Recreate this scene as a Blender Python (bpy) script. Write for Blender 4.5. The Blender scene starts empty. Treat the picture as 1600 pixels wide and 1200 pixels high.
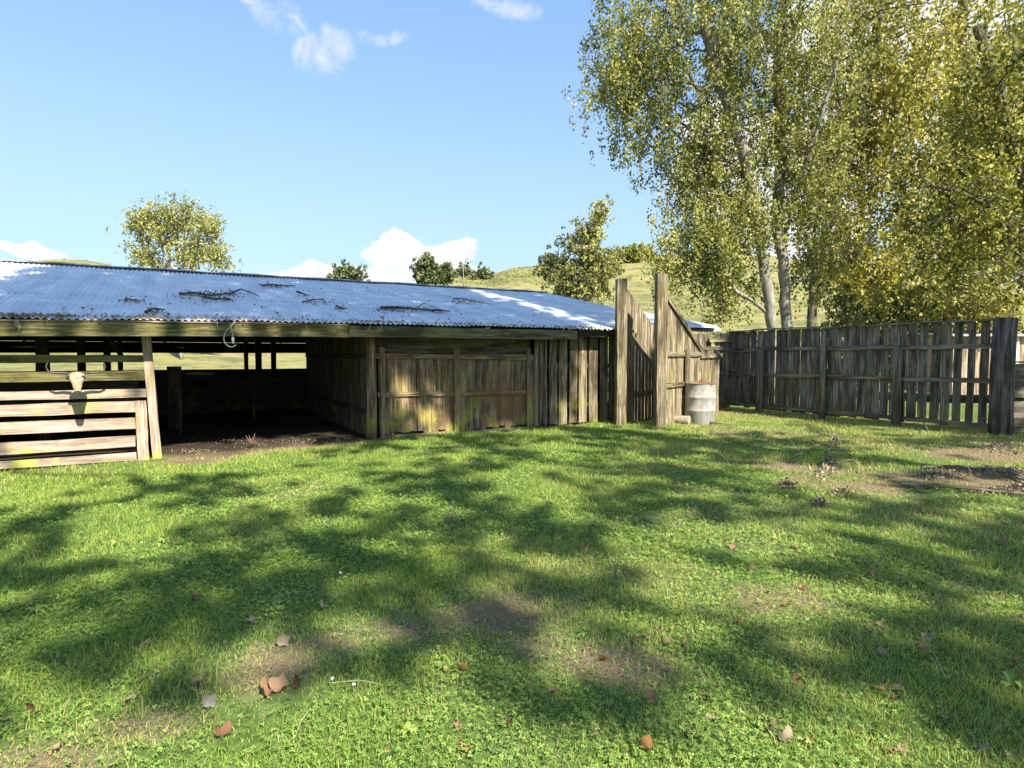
import bpy, math, random
import numpy as np
from mathutils import Vector, noise as mnoise
random.seed(7); rng = np.random.default_rng(11)
R = math.radians
C = bpy.context.scene.collection
S = bpy.context.scene
# ------------------------------------------------------------------ camera model (units: metres, camera at the origin looking +Y)
F, HZ, CH = 950.0, 555.0, 1.6
TH = math.atan((600-HZ)/F)
def ray(px, py):
    a, b = (px-800)/F, -(py-600)/F
    return Vector((a, math.cos(TH)+b*math.sin(TH), -math.sin(TH)+b*math.cos(TH)))
def at(px, py, Y):
    d = ray(px, py); k = Y/d.y
    return Vector((0, 0, CH)) + d*k
def gp(px, py, z=0.0):
    d = ray(px, py); k = (z-CH)/d.z
    return Vector((0, 0, CH)) + d*k
# shed plan: t runs along the front to the right and away, s runs back from the front
OX, OY = -2.71, 11.7
UX, UY = .877, .480
def W(t, s, z=0.0): return Vector((OX+UX*t-UY*s, OY+UY*t+UX*s, z))
def ts(x, y): return (x-OX)*UX+(y-OY)*UY, -(x-OX)*UY+(y-OY)*UX
def tp(px, s=0.0):
    p = (px-800)/F
    return (p*(OY+UX*s)-(OX-UY*s))/(UX-UY*p)
def zp(py, t, s=0.0): return CH+(HZ-py)/F*(OY+UY*t+UX*s)
UV_ = Vector((UX, UY, 0)); NV_ = Vector((-UY, UX, 0)); ZV = Vector((0, 0, 1))
EL = R(44); SH = Vector((.56, -.83, 0)).normalized()
SUN = Vector((SH.x*math.cos(EL), SH.y*math.cos(EL), math.sin(EL)))
# ------------------------------------------------------------------ ground height
SIL = [(-2500, 470), (-600, 440), (-100, 425), (0, 411), (30, 408), (90, 404), (140, 406), (170, 411), (220, 425), (400, 466), (600, 466), (640, 449), (690, 432), (760, 432),
       (800, 421), (850, 417), (900, 410), (950, 404), (1010, 401), (1110, 398), (1200, 402), (1300, 412), (1600, 440), (2200, 455), (4000, 470)]
SX = np.array([p[0] for p in SIL], float); SY = np.array([p[1] for p in SIL], float)
def sstep(x): x = np.clip(x, 0, 1); return x*x*(3-2*x)
def gz(x, y):
    x = np.asarray(x, float); y = np.asarray(y, float)
    r = np.hypot(x, y)
    yy = np.maximum(y, r*.25)
    px = 800+F*x/np.maximum(yy, .01)
    sil = np.interp(px, SX, SY)
    sil = np.where(y < r*.25, 470, sil)
    H = (HZ-sil)/F*210*np.clip(yy/np.maximum(r, .01), .3, 1)
    h = H*sstep((r-42)/168)**1.15
    h = h*(1-.35*sstep((r-230)/500))
    h = h+sstep((r-60)/100)*(1.1*np.sin(x*.045+1)*np.sin(y*.037)+.35*np.sin(x*.13)*np.sin(y*.11+2))*np.exp(-((r-150)/60)**2)*.5
    # lawn relief: lower at the left gate
    h = h-.14*np.exp(-((x+7.2)**2+(y-9.3)**2)/12.)
    h = h+.025*np.sin(x*.9+1.3)*np.sin(y*.8)*sstep((r-1)/4)*(1-sstep((r-16)/8))+.012*np.sin(x*2.7+y*1.3)*np.sin(y*2.2-x)*(1-sstep((r-16)/8))
    return h
def g1(x, y): return float(gz(x, y))
def on(px, py):
    p = gp(px, py, 0)
    for _ in range(4): p = gp(px, py, g1(p.x, p.y))
    return p
# bare and dry patches of the lawn (pixel position -> world ellipse)
PATCH = []
for (px, py, rx, ry, a) in [(430, 1040, .42, .5, .9), (520, 1010, .35, .3, .8), (60, 1190, .5, .3, .85), (230, 1130, .45, .25, .8), (640, 985, .6, .35, .8), (760, 965, .7, .35, .8), (960, 1040, .5, .35, .9), (840, 1010, .4, .3, .7),
        (1000, 880, .8, .6, .5), (1150, 860, .7, .6, .35), (850, 940, .7, .3, .55), (1180, 1010, .5, .4, .35), (1500, 745, 1.6, .5, 1.), (1585, 752, 1.2, .9, .9), (1290, 735, .9, .6, .6), (1590, 715, 1.5, .8, .8), (300, 712, .7, .25, 1.), (1500, 800, 2., .9, .4),
        (1350, 760, 1.2, .7, .45), (1050, 810, .8, .4, .4), (540, 765, .5, .2, .35), (780, 1190, .3, .3, .4), (1040, 1050, .3, .3, .5), (1230, 930, 1., .5, .3), (700, 1090, .3, .2, .5)]:
    p = gp(px, py); PATCH.append((p.x, p.y, rx, ry, a*(.8 if py > 800 else .85)))
def nz(x, y, sc, seed=0.):
    # cheap smooth noise in numpy (sum of rotated sines), about -1..1
    v = 0
    for i, (a, f) in enumerate([(.3, 1.), (1.4, 1.37), (2.5, 1.93), (.9, 2.71), (3.4, 3.3)]):
        v = v+np.sin((x*math.cos(a)+y*math.sin(a))*f*sc+seed*1.7+i*2.1)*np.cos((-x*math.sin(a)+y*math.cos(a))*f*sc*.83+seed+i)/(1+.45*i)
    return v/2.0
def dirt(x, y):
    x = np.asarray(x, float); y = np.asarray(y, float)
    d = np.zeros_like(x)
    for (cx, cy, rx, ry, a) in PATCH:
        q = ((x-cx)/rx)**2+((y-cy)/ry)**2
        d = np.maximum(d, a*np.exp(-q*1.1))
    d = d+.72*np.clip(nz(x, y, 1.1, 3.)+.45*np.clip(x, -1, 5)/5, 0, 1)*np.clip(.6+.5*nz(x, y, 4.5, 8.), 0, 1)
    t = (x-OX)*UX+(y-OY)*UY; s = -(x-OX)*UY+(y-OY)*UX
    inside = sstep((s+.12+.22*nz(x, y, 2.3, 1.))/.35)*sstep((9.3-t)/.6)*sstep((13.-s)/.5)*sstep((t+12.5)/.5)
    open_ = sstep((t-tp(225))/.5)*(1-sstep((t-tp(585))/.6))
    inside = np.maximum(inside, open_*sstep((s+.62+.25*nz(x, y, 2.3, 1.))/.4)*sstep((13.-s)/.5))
    return np.clip(np.maximum(d, inside), 0, 1)
# ------------------------------------------------------------------ object helpers
def tag(o, label=None, cat=None, group=None, kind=None):
    if label: o['label'] = label
    if cat: o['category'] = cat
    if group: o['group'] = group
    if kind: o['kind'] = kind
    return o
def empty(name, loc, label, cat, group=None):
    o = bpy.data.objects.new(name, None); C.objects.link(o); o.location = loc; o.empty_display_size = .2
    return tag(o, label, cat, group)
def link(name, me, mat, parent=None):
    o = bpy.data.objects.new(name, me); C.objects.link(o)
    for m in (mat if isinstance(mat, (list, tuple)) else [mat]): me.materials.append(m)
    if parent is not None:
        o.parent = parent; o.matrix_parent_inverse = parent_world(parent).inverted()
    return o
def parent_world(p):
    from mathutils import Matrix
    m = Matrix.LocRotScale(p.location, p.rotation_euler, p.scale)
    if p.parent is not None: m = parent_world(p.parent) @ p.matrix_parent_inverse @ m
    return m
class MB:
    def __init__(s): s.v = []; s.f = []; s.uv = []; s.sm = []
    def board(s, a, b, w, Wd, T, n=4, jit=.003, taper=1.0, W2=None):
        a = Vector(a); b = Vector(b); d = (b-a); L = d.length
        if L < 1e-4: return
        d.normalize(); w = Vector(w); w = (w-d*w.dot(d)).normalized(); nn = d.cross(w)
        base = len(s.v); uo = random.random()*50; vo = random.random()*50
        W2 = Wd if W2 is None else W2
        bow = random.gauss(0, jit*1.3); bow2 = random.gauss(0, jit*1.3)
        for i in range(n+1):
            k = i/n; p = a+d*(L*k); ww = (Wd*(1-k)+W2*k)/2
            p = p+w*(bow*math.sin(k*math.pi))+nn*(bow2*math.sin(k*math.pi))
            for (su, sn) in ((-1, -1), (1, -1), (1, 1), (-1, 1)):
                q = p+w*(su*ww+random.gauss(0, jit))+nn*(sn*T/2+random.gauss(0, jit*.35))
                if i in (0, n): q = q+d*random.gauss(0, jit*1.5)
                s.v.append(tuple(q))
        per = [0, Wd, Wd+T, 2*Wd+T, 2*Wd+2*T]
        for i in range(n):
            for j in range(4):
                A = base+i*4+j; B = base+i*4+(j+1) % 4
                s.f.append((A, B, B+4, A+4)); s.sm.append(False)
                v0 = vo+L*i/n; v1 = vo+L*(i+1)/n
                s.uv += [(uo+per[j], v0), (uo+per[j+1], v0), (uo+per[j+1], v1), (uo+per[j], v1)]
        s.f.append((base+3, base+2, base+1, base)); s.uv += [(uo, vo), (uo+Wd, vo), (uo+Wd, vo+T), (uo, vo+T)]; s.sm.append(False)
        e = base+n*4; s.f.append((e, e+1, e+2, e+3)); s.uv += [(uo, vo), (uo+Wd, vo), (uo+Wd, vo+T), (uo, vo+T)]; s.sm.append(False)
    def tube(s, pts, rad, ns=8, jit=.0, cap=True, smooth=True):
        pts = [Vector(p) for p in pts]; n = len(pts); base = len(s.v)
        if not isinstance(rad, (list, tuple)): rad = [rad]*n
        ref = Vector((.13, .21, .97)); uo = random.random()*50; L = 0
        d0 = (pts[1]-pts[0]).normalized()
        x = d0.cross(ref)
        if x.length < .1: x = d0.cross(Vector((1, 0, 0)))
        x.normalize(); ls = []
        for i in range(n):
            d = (pts[min(i+1, n-1)]-pts[max(i-1, 0)]).normalized()
            x = (x-d*x.dot(d)).normalized(); y = d.cross(x)
            if i: L += (pts[i]-pts[i-1]).length
            ls.append(L)
            for j in range(ns):
                a = 2*math.pi*j/ns; r = rad[i]*(1+random.gauss(0, jit))
                s.v.append(tuple(pts[i]+(x*math.cos(a)+y*math.sin(a))*r))
        cir = 2*math.pi*max(rad)
        for i in range(n-1):
            for j in range(ns):
                A = base+i*ns+j; B = base+i*ns+(j+1) % ns
                s.f.append((A, B, B+ns, A+ns)); s.sm.append(smooth)
                u0 = uo+cir*j/ns; u1 = uo+cir*(j+1)/ns
                s.uv += [(u0, ls[i]), (u1, ls[i]), (u1, ls[i+1]), (u0, ls[i+1])]
        if cap:
            s.f.append(tuple(base+j for j in reversed(range(ns)))); s.uv += [(uo+math.cos(j)*.1, math.sin(j)*.1) for j in range(ns)]; s.sm.append(False)
            e = base+(n-1)*ns; s.f.append(tuple(e+j for j in range(ns))); s.uv += [(uo+math.cos(6.283*j/ns)*rad[-1], math.sin(6.283*j/ns)*rad[-1]) for j in range(ns)]; s.sm.append(False)
    def lathe(s, c, prof, ns=32, axis='z', smooth=True):
        base = len(s.v); c = Vector(c)
        for (r, z) in prof:
            for j in range(ns):
                a = 2*math.pi*j/ns
                s.v.append(tuple(c+Vector((r*math.cos(a), r*math.sin(a), z))))
        for i in range(len(prof)-1):
            for j in range(ns):
                A = base+i*ns+j; B = base+i*ns+(j+1) % ns
                s.f.append((A, B, B+ns, A+ns)); s.sm.append(smooth)
                s.uv += [(j/ns*2, prof[i][1]), ((j+1)/ns*2, prof[i][1]), ((j+1)/ns*2, prof[i+1][1]), (j/ns*2, prof[i+1][1])]
    def build(s, name, mat, parent=None):
        me = bpy.data.meshes.new(name); me.from_pydata(s.v, [], s.f)
        uvl = me.uv_layers.new(name='UVMap'); uvl.data.foreach_set('uv', np.array(s.uv, np.float32).ravel())
        me.polygons.foreach_set('use_smooth', s.sm); me.update()
        return link(name, me, mat, parent)
def npmesh(name, V, Fc, attrs=None, smooth=False):
    """V (n,3), Fc (m,k) with one k"""
    me = bpy.data.meshes.new(name); n = len(V); m, k = Fc.shape
    me.vertices.add(n); me.vertices.foreach_set('co', np.ascontiguousarray(V, np.float32).ravel())
    me.loops.add(m*k); me.loops.foreach_set('vertex_index', np.ascontiguousarray(Fc, np.int32).ravel())
    me.polygons.add(m); me.polygons.foreach_set('loop_start', np.arange(0, m*k, k, dtype=np.int32))
    try: me.polygons.foreach_set('loop_total', np.full(m, k, np.int32))
    except Exception: pass
    me.polygons.foreach_set('use_smooth', np.full(m, smooth))
    for an, av in (attrs or {}).items():
        a = me.attributes.new(an, 'FLOAT', 'POINT'); a.data.foreach_set('value', np.ascontiguousarray(av, np.float32))
    me.update(calc_edges=True); me.validate()
    return me
# ------------------------------------------------------------------ materials
class NT:
    def __init__(s, name):
        s.m = bpy.data.materials.new(name); s.m.use_nodes = True; s.t = s.m.node_tree; s.t.nodes.clear()
        s.out = s.n('ShaderNodeOutputMaterial')
    def n(s, typ, **kw):
        nd = s.t.nodes.new(typ)
        for k, v in kw.items():
            if k in nd.inputs.keys(): s.set(nd.inputs[k], v)
            else: setattr(nd, k, v)
        return nd
    def set(s, inp, v):
        if hasattr(v, 'is_linked') or isinstance(v, bpy.types.NodeSocket): s.t.links.new(v, inp)
        else: inp.default_value = v
    def l(s, a, b): s.t.links.new(a, b)
    def noise(s, vec=None, scale=5, detail=4, rough=.55, dist=0):
        nd = s.n('ShaderNodeTexNoise'); nd.inputs['Scale'].default_value = scale; nd.inputs['Detail'].default_value = detail
        nd.inputs['Roughness'].default_value = rough; nd.inputs['Distortion'].default_value = dist
        if vec is not None: s.l(vec, nd.inputs['Vector'])
        return nd.outputs['Fac']
    def ramp(s, fac, stops):
        nd = s.n('ShaderNodeValToRGB'); e = nd.color_ramp.elements
        while len(e) > 1: e.remove(e[0])
        e[0].position = stops[0][0]; e[0].color = (*stops[0][1], 1)
        for p, c in stops[1:]:
            x = e.new(p); x.color = (*c, 1)
        s.l(fac, nd.inputs['Fac']); return nd.outputs['Color']
    def rampf(s, fac, a, b):
        nd = s.n('ShaderNodeMapRange'); nd.inputs['From Min'].default_value = a; nd.inputs['From Max'].default_value = b; nd.interpolation_type = 'SMOOTHSTEP'
        s.l(fac, nd.inputs['Value']); return nd.outputs['Result']
    def mix(s, f, a, b, bt='MIX'):
        nd = s.n('ShaderNodeMix'); nd.data_type = 'RGBA'; nd.blend_type = bt
        for i, v in ((0, f), (6, a), (7, b)):
            if isinstance(v, bpy.types.NodeSocket): s.l(v, nd.inputs[i])
            else: nd.inputs[i].default_value = v if i == 0 else (*v, 1)
        return nd.outputs[2]
    def math(s, op, a, b=0., c=0.):
        nd = s.n('ShaderNodeMath'); nd.operation = op
        for i, v in enumerate((a, b, c)):
            if isinstance(v, bpy.types.NodeSocket): s.l(v, nd.inputs[i])
            else: nd.inputs[i].default_value = v
        return nd.outputs[0]
    def mapping(s, vec, sc):
        nd = s.n('ShaderNodeMapping'); nd.inputs['Scale'].default_value = sc; s.l(vec, nd.inputs['Vector']); return nd.outputs[0]
    def bsdf(s, col, rough=.8, metal=0., bump=None, bs=.3, bd=.01, spec=.3):
        p = s.n('ShaderNodeBsdfPrincipled')
        for k, v in (('Base Color', col), ('Roughness', rough), ('Metallic', metal), ('Specular IOR Level', spec)):
            if isinstance(v, bpy.types.NodeSocket): s.l(v, p.inputs[k])
            else: p.inputs[k].default_value = (*v, 1) if k == 'Base Color' else v
        if bump is not None:
            b = s.n('ShaderNodeBump'); b.inputs['Strength'].default_value = bs; b.inputs['Distance'].default_value = bd
            s.l(bump, b.inputs['Height']); s.l(b.outputs[0], p.inputs['Normal'])
        return p
    def done(s, sh): s.l(sh.outputs[0] if hasattr(sh, 'outputs') else sh, s.out.inputs['Surface']); return s.m
def wood(name, dark, light, lichen=(.22, .21, .035), lam=.5, ztop=1.3, warm=None, tone=.55, gr=1.):
    t = NT(name); tc = t.n('ShaderNodeTexCoord').outputs['UV']; geo = t.n('ShaderNodeNewGeometry')
    g = t.noise(t.mapping(tc, (55, 1.6, 1)), 1, 9, .62, .6)
    g2 = t.noise(t.mapping(tc, (9, .9, 1)), 1, 5, .65); g4 = t.noise(t.mapping(tc, (130, 3., 1)), 1, 5, .7); kn = t.noise(t.mapping(tc, (13, 2.6, 1)), 1, 3, .5)
    pos = geo.outputs['Position']
    bl = t.noise(pos, 1.7, 5, .6)
    col = t.ramp(g, [(.34, dark), (.5, tuple((a*.55+b*.45) for a, b in zip(dark, light))), (.60, light)])
    col = t.mix(t.math('MULTIPLY', t.rampf(g4, .55, .68), .55*gr), col, tuple(x*.6 for x in dark))
    col = t.mix(t.math('MULTIPLY', t.rampf(kn, .68, .74), .75*gr), col, tuple(x*.5 for x in dark))
    col = t.mix(t.math('MULTIPLY', t.rampf(g2, .58, .40), gr), col, t.mix(1., col, (.42, .38, .33), 'MULTIPLY'))
    col = t.mix(t.math('MULTIPLY', t.rampf(t.noise(pos, 3.3, 5, .65), .52, .70), .45), col, t.mix(1., col, (1.7, 1.6, 1.4), 'MULTIPLY'))
    isl = geo.outputs['Random Per Island']
    k = t.math('MULTIPLY_ADD', isl, tone, 1-tone*.5)
    cm = t.n('ShaderNodeCombineColor'); 
    for i in range(3): t.l(k, cm.inputs[i])
    col = t.mix(1., col, cm.outputs[0], 'MULTIPLY')
    if warm:
        wn = t.rampf(t.noise(pos, .9, 4, .6), .50, .66)
        col = t.mix(t.math('MULTIPLY', wn, .7), col, warm)
    sep = t.n('ShaderNodeSeparateXYZ'); t.l(pos, sep.inputs[0])
    zf = t.rampf(sep.outputs[2], ztop, .1)
    lm = t.math('MULTIPLY', t.math('MULTIPLY_ADD', zf, .8, .2), t.rampf(bl, .47, .66))
    lm = t.math('MINIMUM', t.math('MULTIPLY', lm, lam), .92)
    col = t.mix(lm, col, lichen)
    lm2 = t.math('MULTIPLY', t.rampf(t.noise(pos, 26, 4, .7), .60, .72), lam*.55)
    col = t.mix(lm2, col, (.30, .31, .24))
    return t.done(t.bsdf(col, .88, 0, g, .55, .006, .2))
M = {}
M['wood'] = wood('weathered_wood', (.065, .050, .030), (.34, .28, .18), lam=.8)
M['wood_dark'] = wood('dark_wood', (.018, .016, .013), (.075, .066, .052), lam=.3)  # timber coloured extra dark so the shaded shed interior reads near black
M['wood_fence'] = wood('fence_wood', (.065, .055, .042), (.33, .285, .215), lichen=(.17, .15, .03), lam=.45, tone=.7)
M['wood_wall'] = wood('wall_wood', (.075, .052, .03), (.38, .28, .17), lichen=(.34, .29, .05), lam=1.0, ztop=.95, warm=(.22, .11, .05))
M['wood_gate'] = wood('gate_wood', (.25, .18, .13), (.50, .385, .30), lichen=(.36, .34, .08), lam=2.2, ztop=.95, tone=.3, gr=.6)
M['wood_pale'] = wood('pale_wood', (.10, .075, .042), (.42, .35, .23), lichen=(.28, .21, .06), lam=.6, ztop=2.4)
M['fascia'] = wood('mossy_fascia', (.07, .06, .022), (.22, .20, .085), lichen=(.14, .13, .03), lam=.9, ztop=5)
M['stick'] = wood('dead_wood', (.16, .12, .08), (.42, .35, .26), lam=.1)
M['stick_dark'] = wood('wet_twigs', (.03, .024, .018), (.14, .11, .08), lam=.1)
M['hut'] = wood('hut_cladding', (.36, .27, .18), (.54, .43, .31), lam=.0)
def bark(name, a, b):
    t = NT(name); pos = t.n('ShaderNodeNewGeometry').outputs['Position']
    g = t.noise(t.mapping(pos, (1, 1, .35)), 7, 8, .65, .4); g2 = t.noise(pos, 1.3, 3)
    col = t.ramp(g, [(.32, a), (.66, b)]); col = t.mix(t.rampf(g2, .5, .7), col, (.20, .19, .12))
    return t.done(t.bsdf(col, .9, 0, g, .5, .03, .1))
M['bark'] = bark('poplar_bark', (.10, .092, .078), (.38, .345, .29))
M['bark_dark'] = bark('dark_bark', (.045, .04, .03), (.17, .15, .11))
def leafmat(name, cols, trans=.35, nsc=.35):
    t = NT(name); tint = t.n('ShaderNodeAttribute', attribute_name='tint').outputs['Fac']
    col = t.ramp(tint, [(i/(len(cols)-1), c) for i, c in enumerate(cols)])
    p = t.bsdf(col, .55, 0, spec=.35)
    tr = t.n('ShaderNodeBsdfTranslucent'); c2 = t.mix(1., col, (1.0, 1.0, .55), 'MULTIPLY'); t.l(c2, tr.inputs['Color'])
    mx = t.n('ShaderNodeMixShader'); mx.inputs[0].default_value = trans
    t.l(p.outputs[0], mx.inputs[1]); t.l(tr.outputs[0], mx.inputs[2]); return t.done(mx)
M['leaf_poplar'] = leafmat('poplar_leaves', [(.07, .09, .025), (.16, .185, .045), (.29, .30, .07), (.44, .41, .11), (.42, .43, .22)])
M['leaf_yellow'] = leafmat('yellowing_leaves', [(.10, .10, .02), (.21, .205, .04), (.36, .335, .065), (.54, .46, .10), (.50, .46, .18)])
M['leaf_green'] = leafmat('green_leaves', [(.06, .075, .015), (.14, .16, .03), (.26, .265, .05), (.42, .385, .085), (.44, .40, .14)])
M['leaf_olive'] = leafmat('olive_leaves', [(.09, .105, .035), (.17, .185, .058), (.27, .27, .085), (.38, .36, .12), (.40, .39, .2)])
M['leaf_dark'] = leafmat('dark_leaves', [(.03, .045, .015), (.06, .085, .03), (.11, .14, .05), (.16, .19, .07), (.22, .24, .10)], .15)
M['leaf_mid'] = leafmat('mixed_leaves', [(.07, .085, .03), (.17, .19, .06), (.33, .34, .10), (.50, .48, .15), (.56, .54, .24)])
M['grass'] = leafmat('grass_blades', [(.105, .17, .03), (.20, .30, .045), (.31, .42, .065), (.43, .48, .11), (.55, .43, .22)], .4)
M['clover'] = leafmat('clover_leaves', [(.075, .14, .028), (.14, .245, .04), (.23, .35, .06), (.32, .42, .085), (.43, .47, .14)], .3)
M['straw'] = leafmat('straw_bits', [(.09, .06, .035), (.16, .11, .065), (.25, .18, .11), (.34, .26, .17), (.46, .38, .27)], .1)
# ground
t = NT('lawn_and_pasture'); pos = t.n('ShaderNodeNewGeometry').outputs['Position']
da = t.n('ShaderNodeAttribute', attribute_name='dirt').outputs['Fac']; fa = t.n('ShaderNodeAttribute', attribute_name='far').outputs['Fac']
n1 = t.noise(pos, 14, 8, .7); n2 = t.noise(pos, 2.1, 5, .6); n3 = t.noise(pos, 90, 5, .7)
gc = t.ramp(n1, [(.3, (.035, .055, .015)), (.5, (.08, .13, .03)), (.72, (.15, .20, .055))])
dc = t.ramp(n3, [(.3, (.06, .045, .022)), (.5, (.17, .13, .07)), (.7, (.34, .26, .14))])
dm = t.rampf(t.math('ADD', da, t.math('MULTIPLY_ADD', n3, .9, t.math('MULTIPLY_ADD', n1, .7, -.80))), .35, .75)
ia = t.n('ShaderNodeAttribute', attribute_name='inside').outputs['Fac']; near = t.mix(dm, gc, dc); near = t.mix(t.math('MULTIPLY', ia, .9), near, (.022, .018, .014))  # shed floor pulled near black: interior shade painted into the soil colour
h1 = t.noise(t.mapping(pos, (.05, .05, .16)), 1, 10, .68, .3); h2 = t.noise(pos, .8, 9, .75)
hc = t.ramp(h1, [(.34, (.15, .15, .05)), (.5, (.22, .21, .07)), (.60, (.27, .225, .095)), (.70, (.23, .15, .08))])
hc = t.mix(t.math('MULTIPLY', t.rampf(h2, .50, .66), .55), hc, (.11, .11, .04))
h5 = t.noise(pos, .22, 8, .75); hc = t.mix(t.math('MULTIPLY', t.rampf(h5, .48, .58), .75), hc, (.10, .10, .04)); h6 = t.noise(pos, 2.6, 6, .8); hc = t.mix(t.math('MULTIPLY', t.rampf(h6, .52, .60), .45), hc, (.10, .10, .04))
hs = t.noise(t.mapping(pos, (.35, .35, 2.6)), 1, 6, .6)
hc = t.mix(t.math('MULTIPLY', t.rampf(hs, .52, .62), .35), hc, (.32, .26, .13))
col = t.mix(fa, near, hc)
M['ground'] = t.done(t.bsdf(col, .95, 0, n1, .5, .03, .1))
# roof iron
t = NT('galvanised_iron'); g = t.n('ShaderNodeNewGeometry').outputs['Position']; uv = t.n('ShaderNodeTexCoord').outputs['UV']
a = t.noise(t.mapping(uv, (2.0, .35, 1)), 1.2, 6, .6); b = t.noise(g, 22, 6, .7); c = t.noise(t.mapping(uv, (.25, 2.5, 1)), 1, 4, .5)
col = t.ramp(a, [(.3, (.46, .48, .51)), (.6, (.62, .64, .66)), (.8, (.72, .72, .71))])
col = t.mix(t.rampf(c, .55, .68), col, (.74, .72, .70))
col = t.mix(t.math('MULTIPLY', t.rampf(b, .60, .70), .6), col, (.22, .19, .15))
rust = t.rampf(t.noise(g, 1.1, 6, .7), .62, .72)
col = t.mix(t.math('MULTIPLY', rust, .55), col, (.34, .22, .14))
su = t.n('ShaderNodeSeparateXYZ'); t.l(uv, su.inputs[0])
lap = t.math('FRACT', t.math('DIVIDE', t.math('ADD', su.outputs[1], .5), 2.2)); lp = t.rampf(lap, .035, .0); col = t.mix(t.math('MULTIPLY', lp, .6), col, (.16, .14, .12))
lp2 = t.math('MULTIPLY', t.rampf(lap, .45, .0), t.rampf(t.noise(t.mapping(uv, (1.2, .5, 1)), 1, 6, .65), .48, .62)); col = t.mix(t.math('MULTIPLY', lp2, .7), col, (.80, .79, .76))
sl = t.math('FRACT', t.math('DIVIDE', su.outputs[0], .76)); col = t.mix(t.math('MULTIPLY', t.rampf(sl, .03, .0), .4), col, (.18, .17, .16))
ro = t.math('MULTIPLY_ADD', b, .35, .30)
M['iron'] = t.done(t.bsdf(col, ro, .38, b, .08, .004, .5))
t = NT('ridge_iron'); g = t.n('ShaderNodeNewGeometry').outputs['Position']
M['ridge'] = t.done(t.bsdf(t.ramp(t.noise(g, 6, 6, .7), [(.3, (.13, .13, .13)), (.7, (.36, .36, .37))]), .5, .5))
# drum
t = NT('drum_paint'); g = t.n('ShaderNodeNewGeometry').outputs['Position']; uv = t.n('ShaderNodeTexCoord').outputs['UV']
sep = t.n('ShaderNodeSeparateXYZ'); t.l(g, sep.inputs[0])
a = t.noise(t.mapping(uv, (6, .8, 1)), 1.5, 7, .65); b = t.noise(g, 13, 6, .7)
col = t.ramp(a, [(.3, (.20, .195, .17)), (.6, (.38, .37, .32))])
rf = t.math('MULTIPLY', t.rampf(b, .48, .66), t.math('ADD', t.rampf(sep.outputs[2], .72, .93), .5))
col = t.mix(rf, col, (.22, .125, .06))
M['drum'] = t.done(t.bsdf(col, .55, .0, b, .12, .004))
t = NT('rusty_rim'); g = t.n('ShaderNodeNewGeometry').outputs['Position']
M['rust'] = t.done(t.bsdf(t.ramp(t.noise(g, 30, 6, .7), [(.3, (.10, .045, .025)), (.7, (.30, .15, .09))]), .8))
def plain(name, c, rough=.7, sc=20, v=.25):
    t = NT(name); g = t.n('ShaderNodeTexCoord').outputs['Object']
    n = t.noise(g, sc, 6, .65)
    return t.done(t.bsdf(t.ramp(n, [(.3, tuple(x*(1-v) for x in c)), (.7, tuple(min(1, x*(1+v)) for x in c))]), rough, 0, n, .3, .005))
M['bone'] = plain('old_bone', (.32, .225, .13), .8, 9, .5); M['horn'] = plain('dark_horn', (.07, .055, .045), .5)
M['cable'] = plain('pale_cable', (.42, .38, .29)); M['white'] = plain('white_fitting', (.75, .74, .70))
M['stump'] = plain('bleached_log', (.33, .26, .18), .9, 30, .45); M['hole'] = plain('hollow_dark', (.03, .025, .02))  # hole colour paints the dark inside the log hollow and eye sockets
M['redweed'] = plain('red_weed', (.20, .11, .08)); M['weed'] = plain('weed', (.10, .17, .04))
M['concrete'] = plain('pole_grey', (.20, .18, .15)); M['petal'] = plain('white_petal', (.8, .8, .76)); M['roofhut'] = plain('hut_roof', (.30, .30, .31))
t = NT('dry_leaf'); oi = t.n('ShaderNodeObjectInfo'); g = t.n('ShaderNodeTexCoord').outputs['Object']
n = t.noise(g, 60, 5, .7); cc = t.mix(t.rampf(n, .45, .65), oi.outputs['Color'], t.mix(1., oi.outputs['Color'], (.45, .38, .32), 'MULTIPLY'))
pb = t.bsdf(cc, .6, 0, n, .4, .002); tr = t.n('ShaderNodeBsdfTranslucent'); t.l(cc, tr.inputs['Color']); mx = t.n('ShaderNodeMixShader'); mx.inputs[0].default_value = .2
t.l(pb.outputs[0], mx.inputs[1]); t.l(tr.outputs[0], mx.inputs[2]); M['dryleaf'] = t.done(mx)
# ------------------------------------------------------------------ ground sheets
def polar(name, r0, r1, nr, angs, power=False):
    rr = np.geomspace(r0, r1, nr); na = len(angs)
    A, RR = np.meshgrid(angs, rr); X = RR*np.sin(A); Y = RR*np.cos(A); Z = gz(X, Y)
    V = np.stack([X, Y, Z], -1).reshape(-1, 3)
    i, j = np.meshgrid(np.arange(nr-1), np.arange(na), indexing='ij'); j2 = (j+1) % na
    Fc = np.stack([i*na+j, (i+1)*na+j, (i+1)*na+j2, i*na+j2], -1).reshape(-1, 4)
    d = dirt(V[:, 0], V[:, 1]); r = np.hypot(V[:, 0], V[:, 1])
    t_, s_ = (V[:, 0]-OX)*UX+(V[:, 1]-OY)*UY, -(V[:, 0]-OX)*UY+(V[:, 1]-OY)*UX
    far = np.maximum(sstep((r-20)/8), sstep((s_-12.5)/1.5)); d = d*(1-far)
    me = npmesh(name, V, Fc[:, ::-1], {'dirt': d, 'far': far, 'inside': sstep((s_+.30+.3*nz(V[:, 0], V[:, 1], 2.3, 1.))/.7)*(s_ < 13)*(t_ < 9.5)}, True)  # last attribute masks the painted shade on the floor under the roof
    return me
ang = np.concatenate([np.linspace(-.95, .95, 420, endpoint=False), np.linspace(.95, 2*math.pi-.95, 160, endpoint=False)])
me = polar('lawn', .25, 45, 230, ang); g0 = link('lawn', me, M['ground']); tag(g0, kind='structure')
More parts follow.
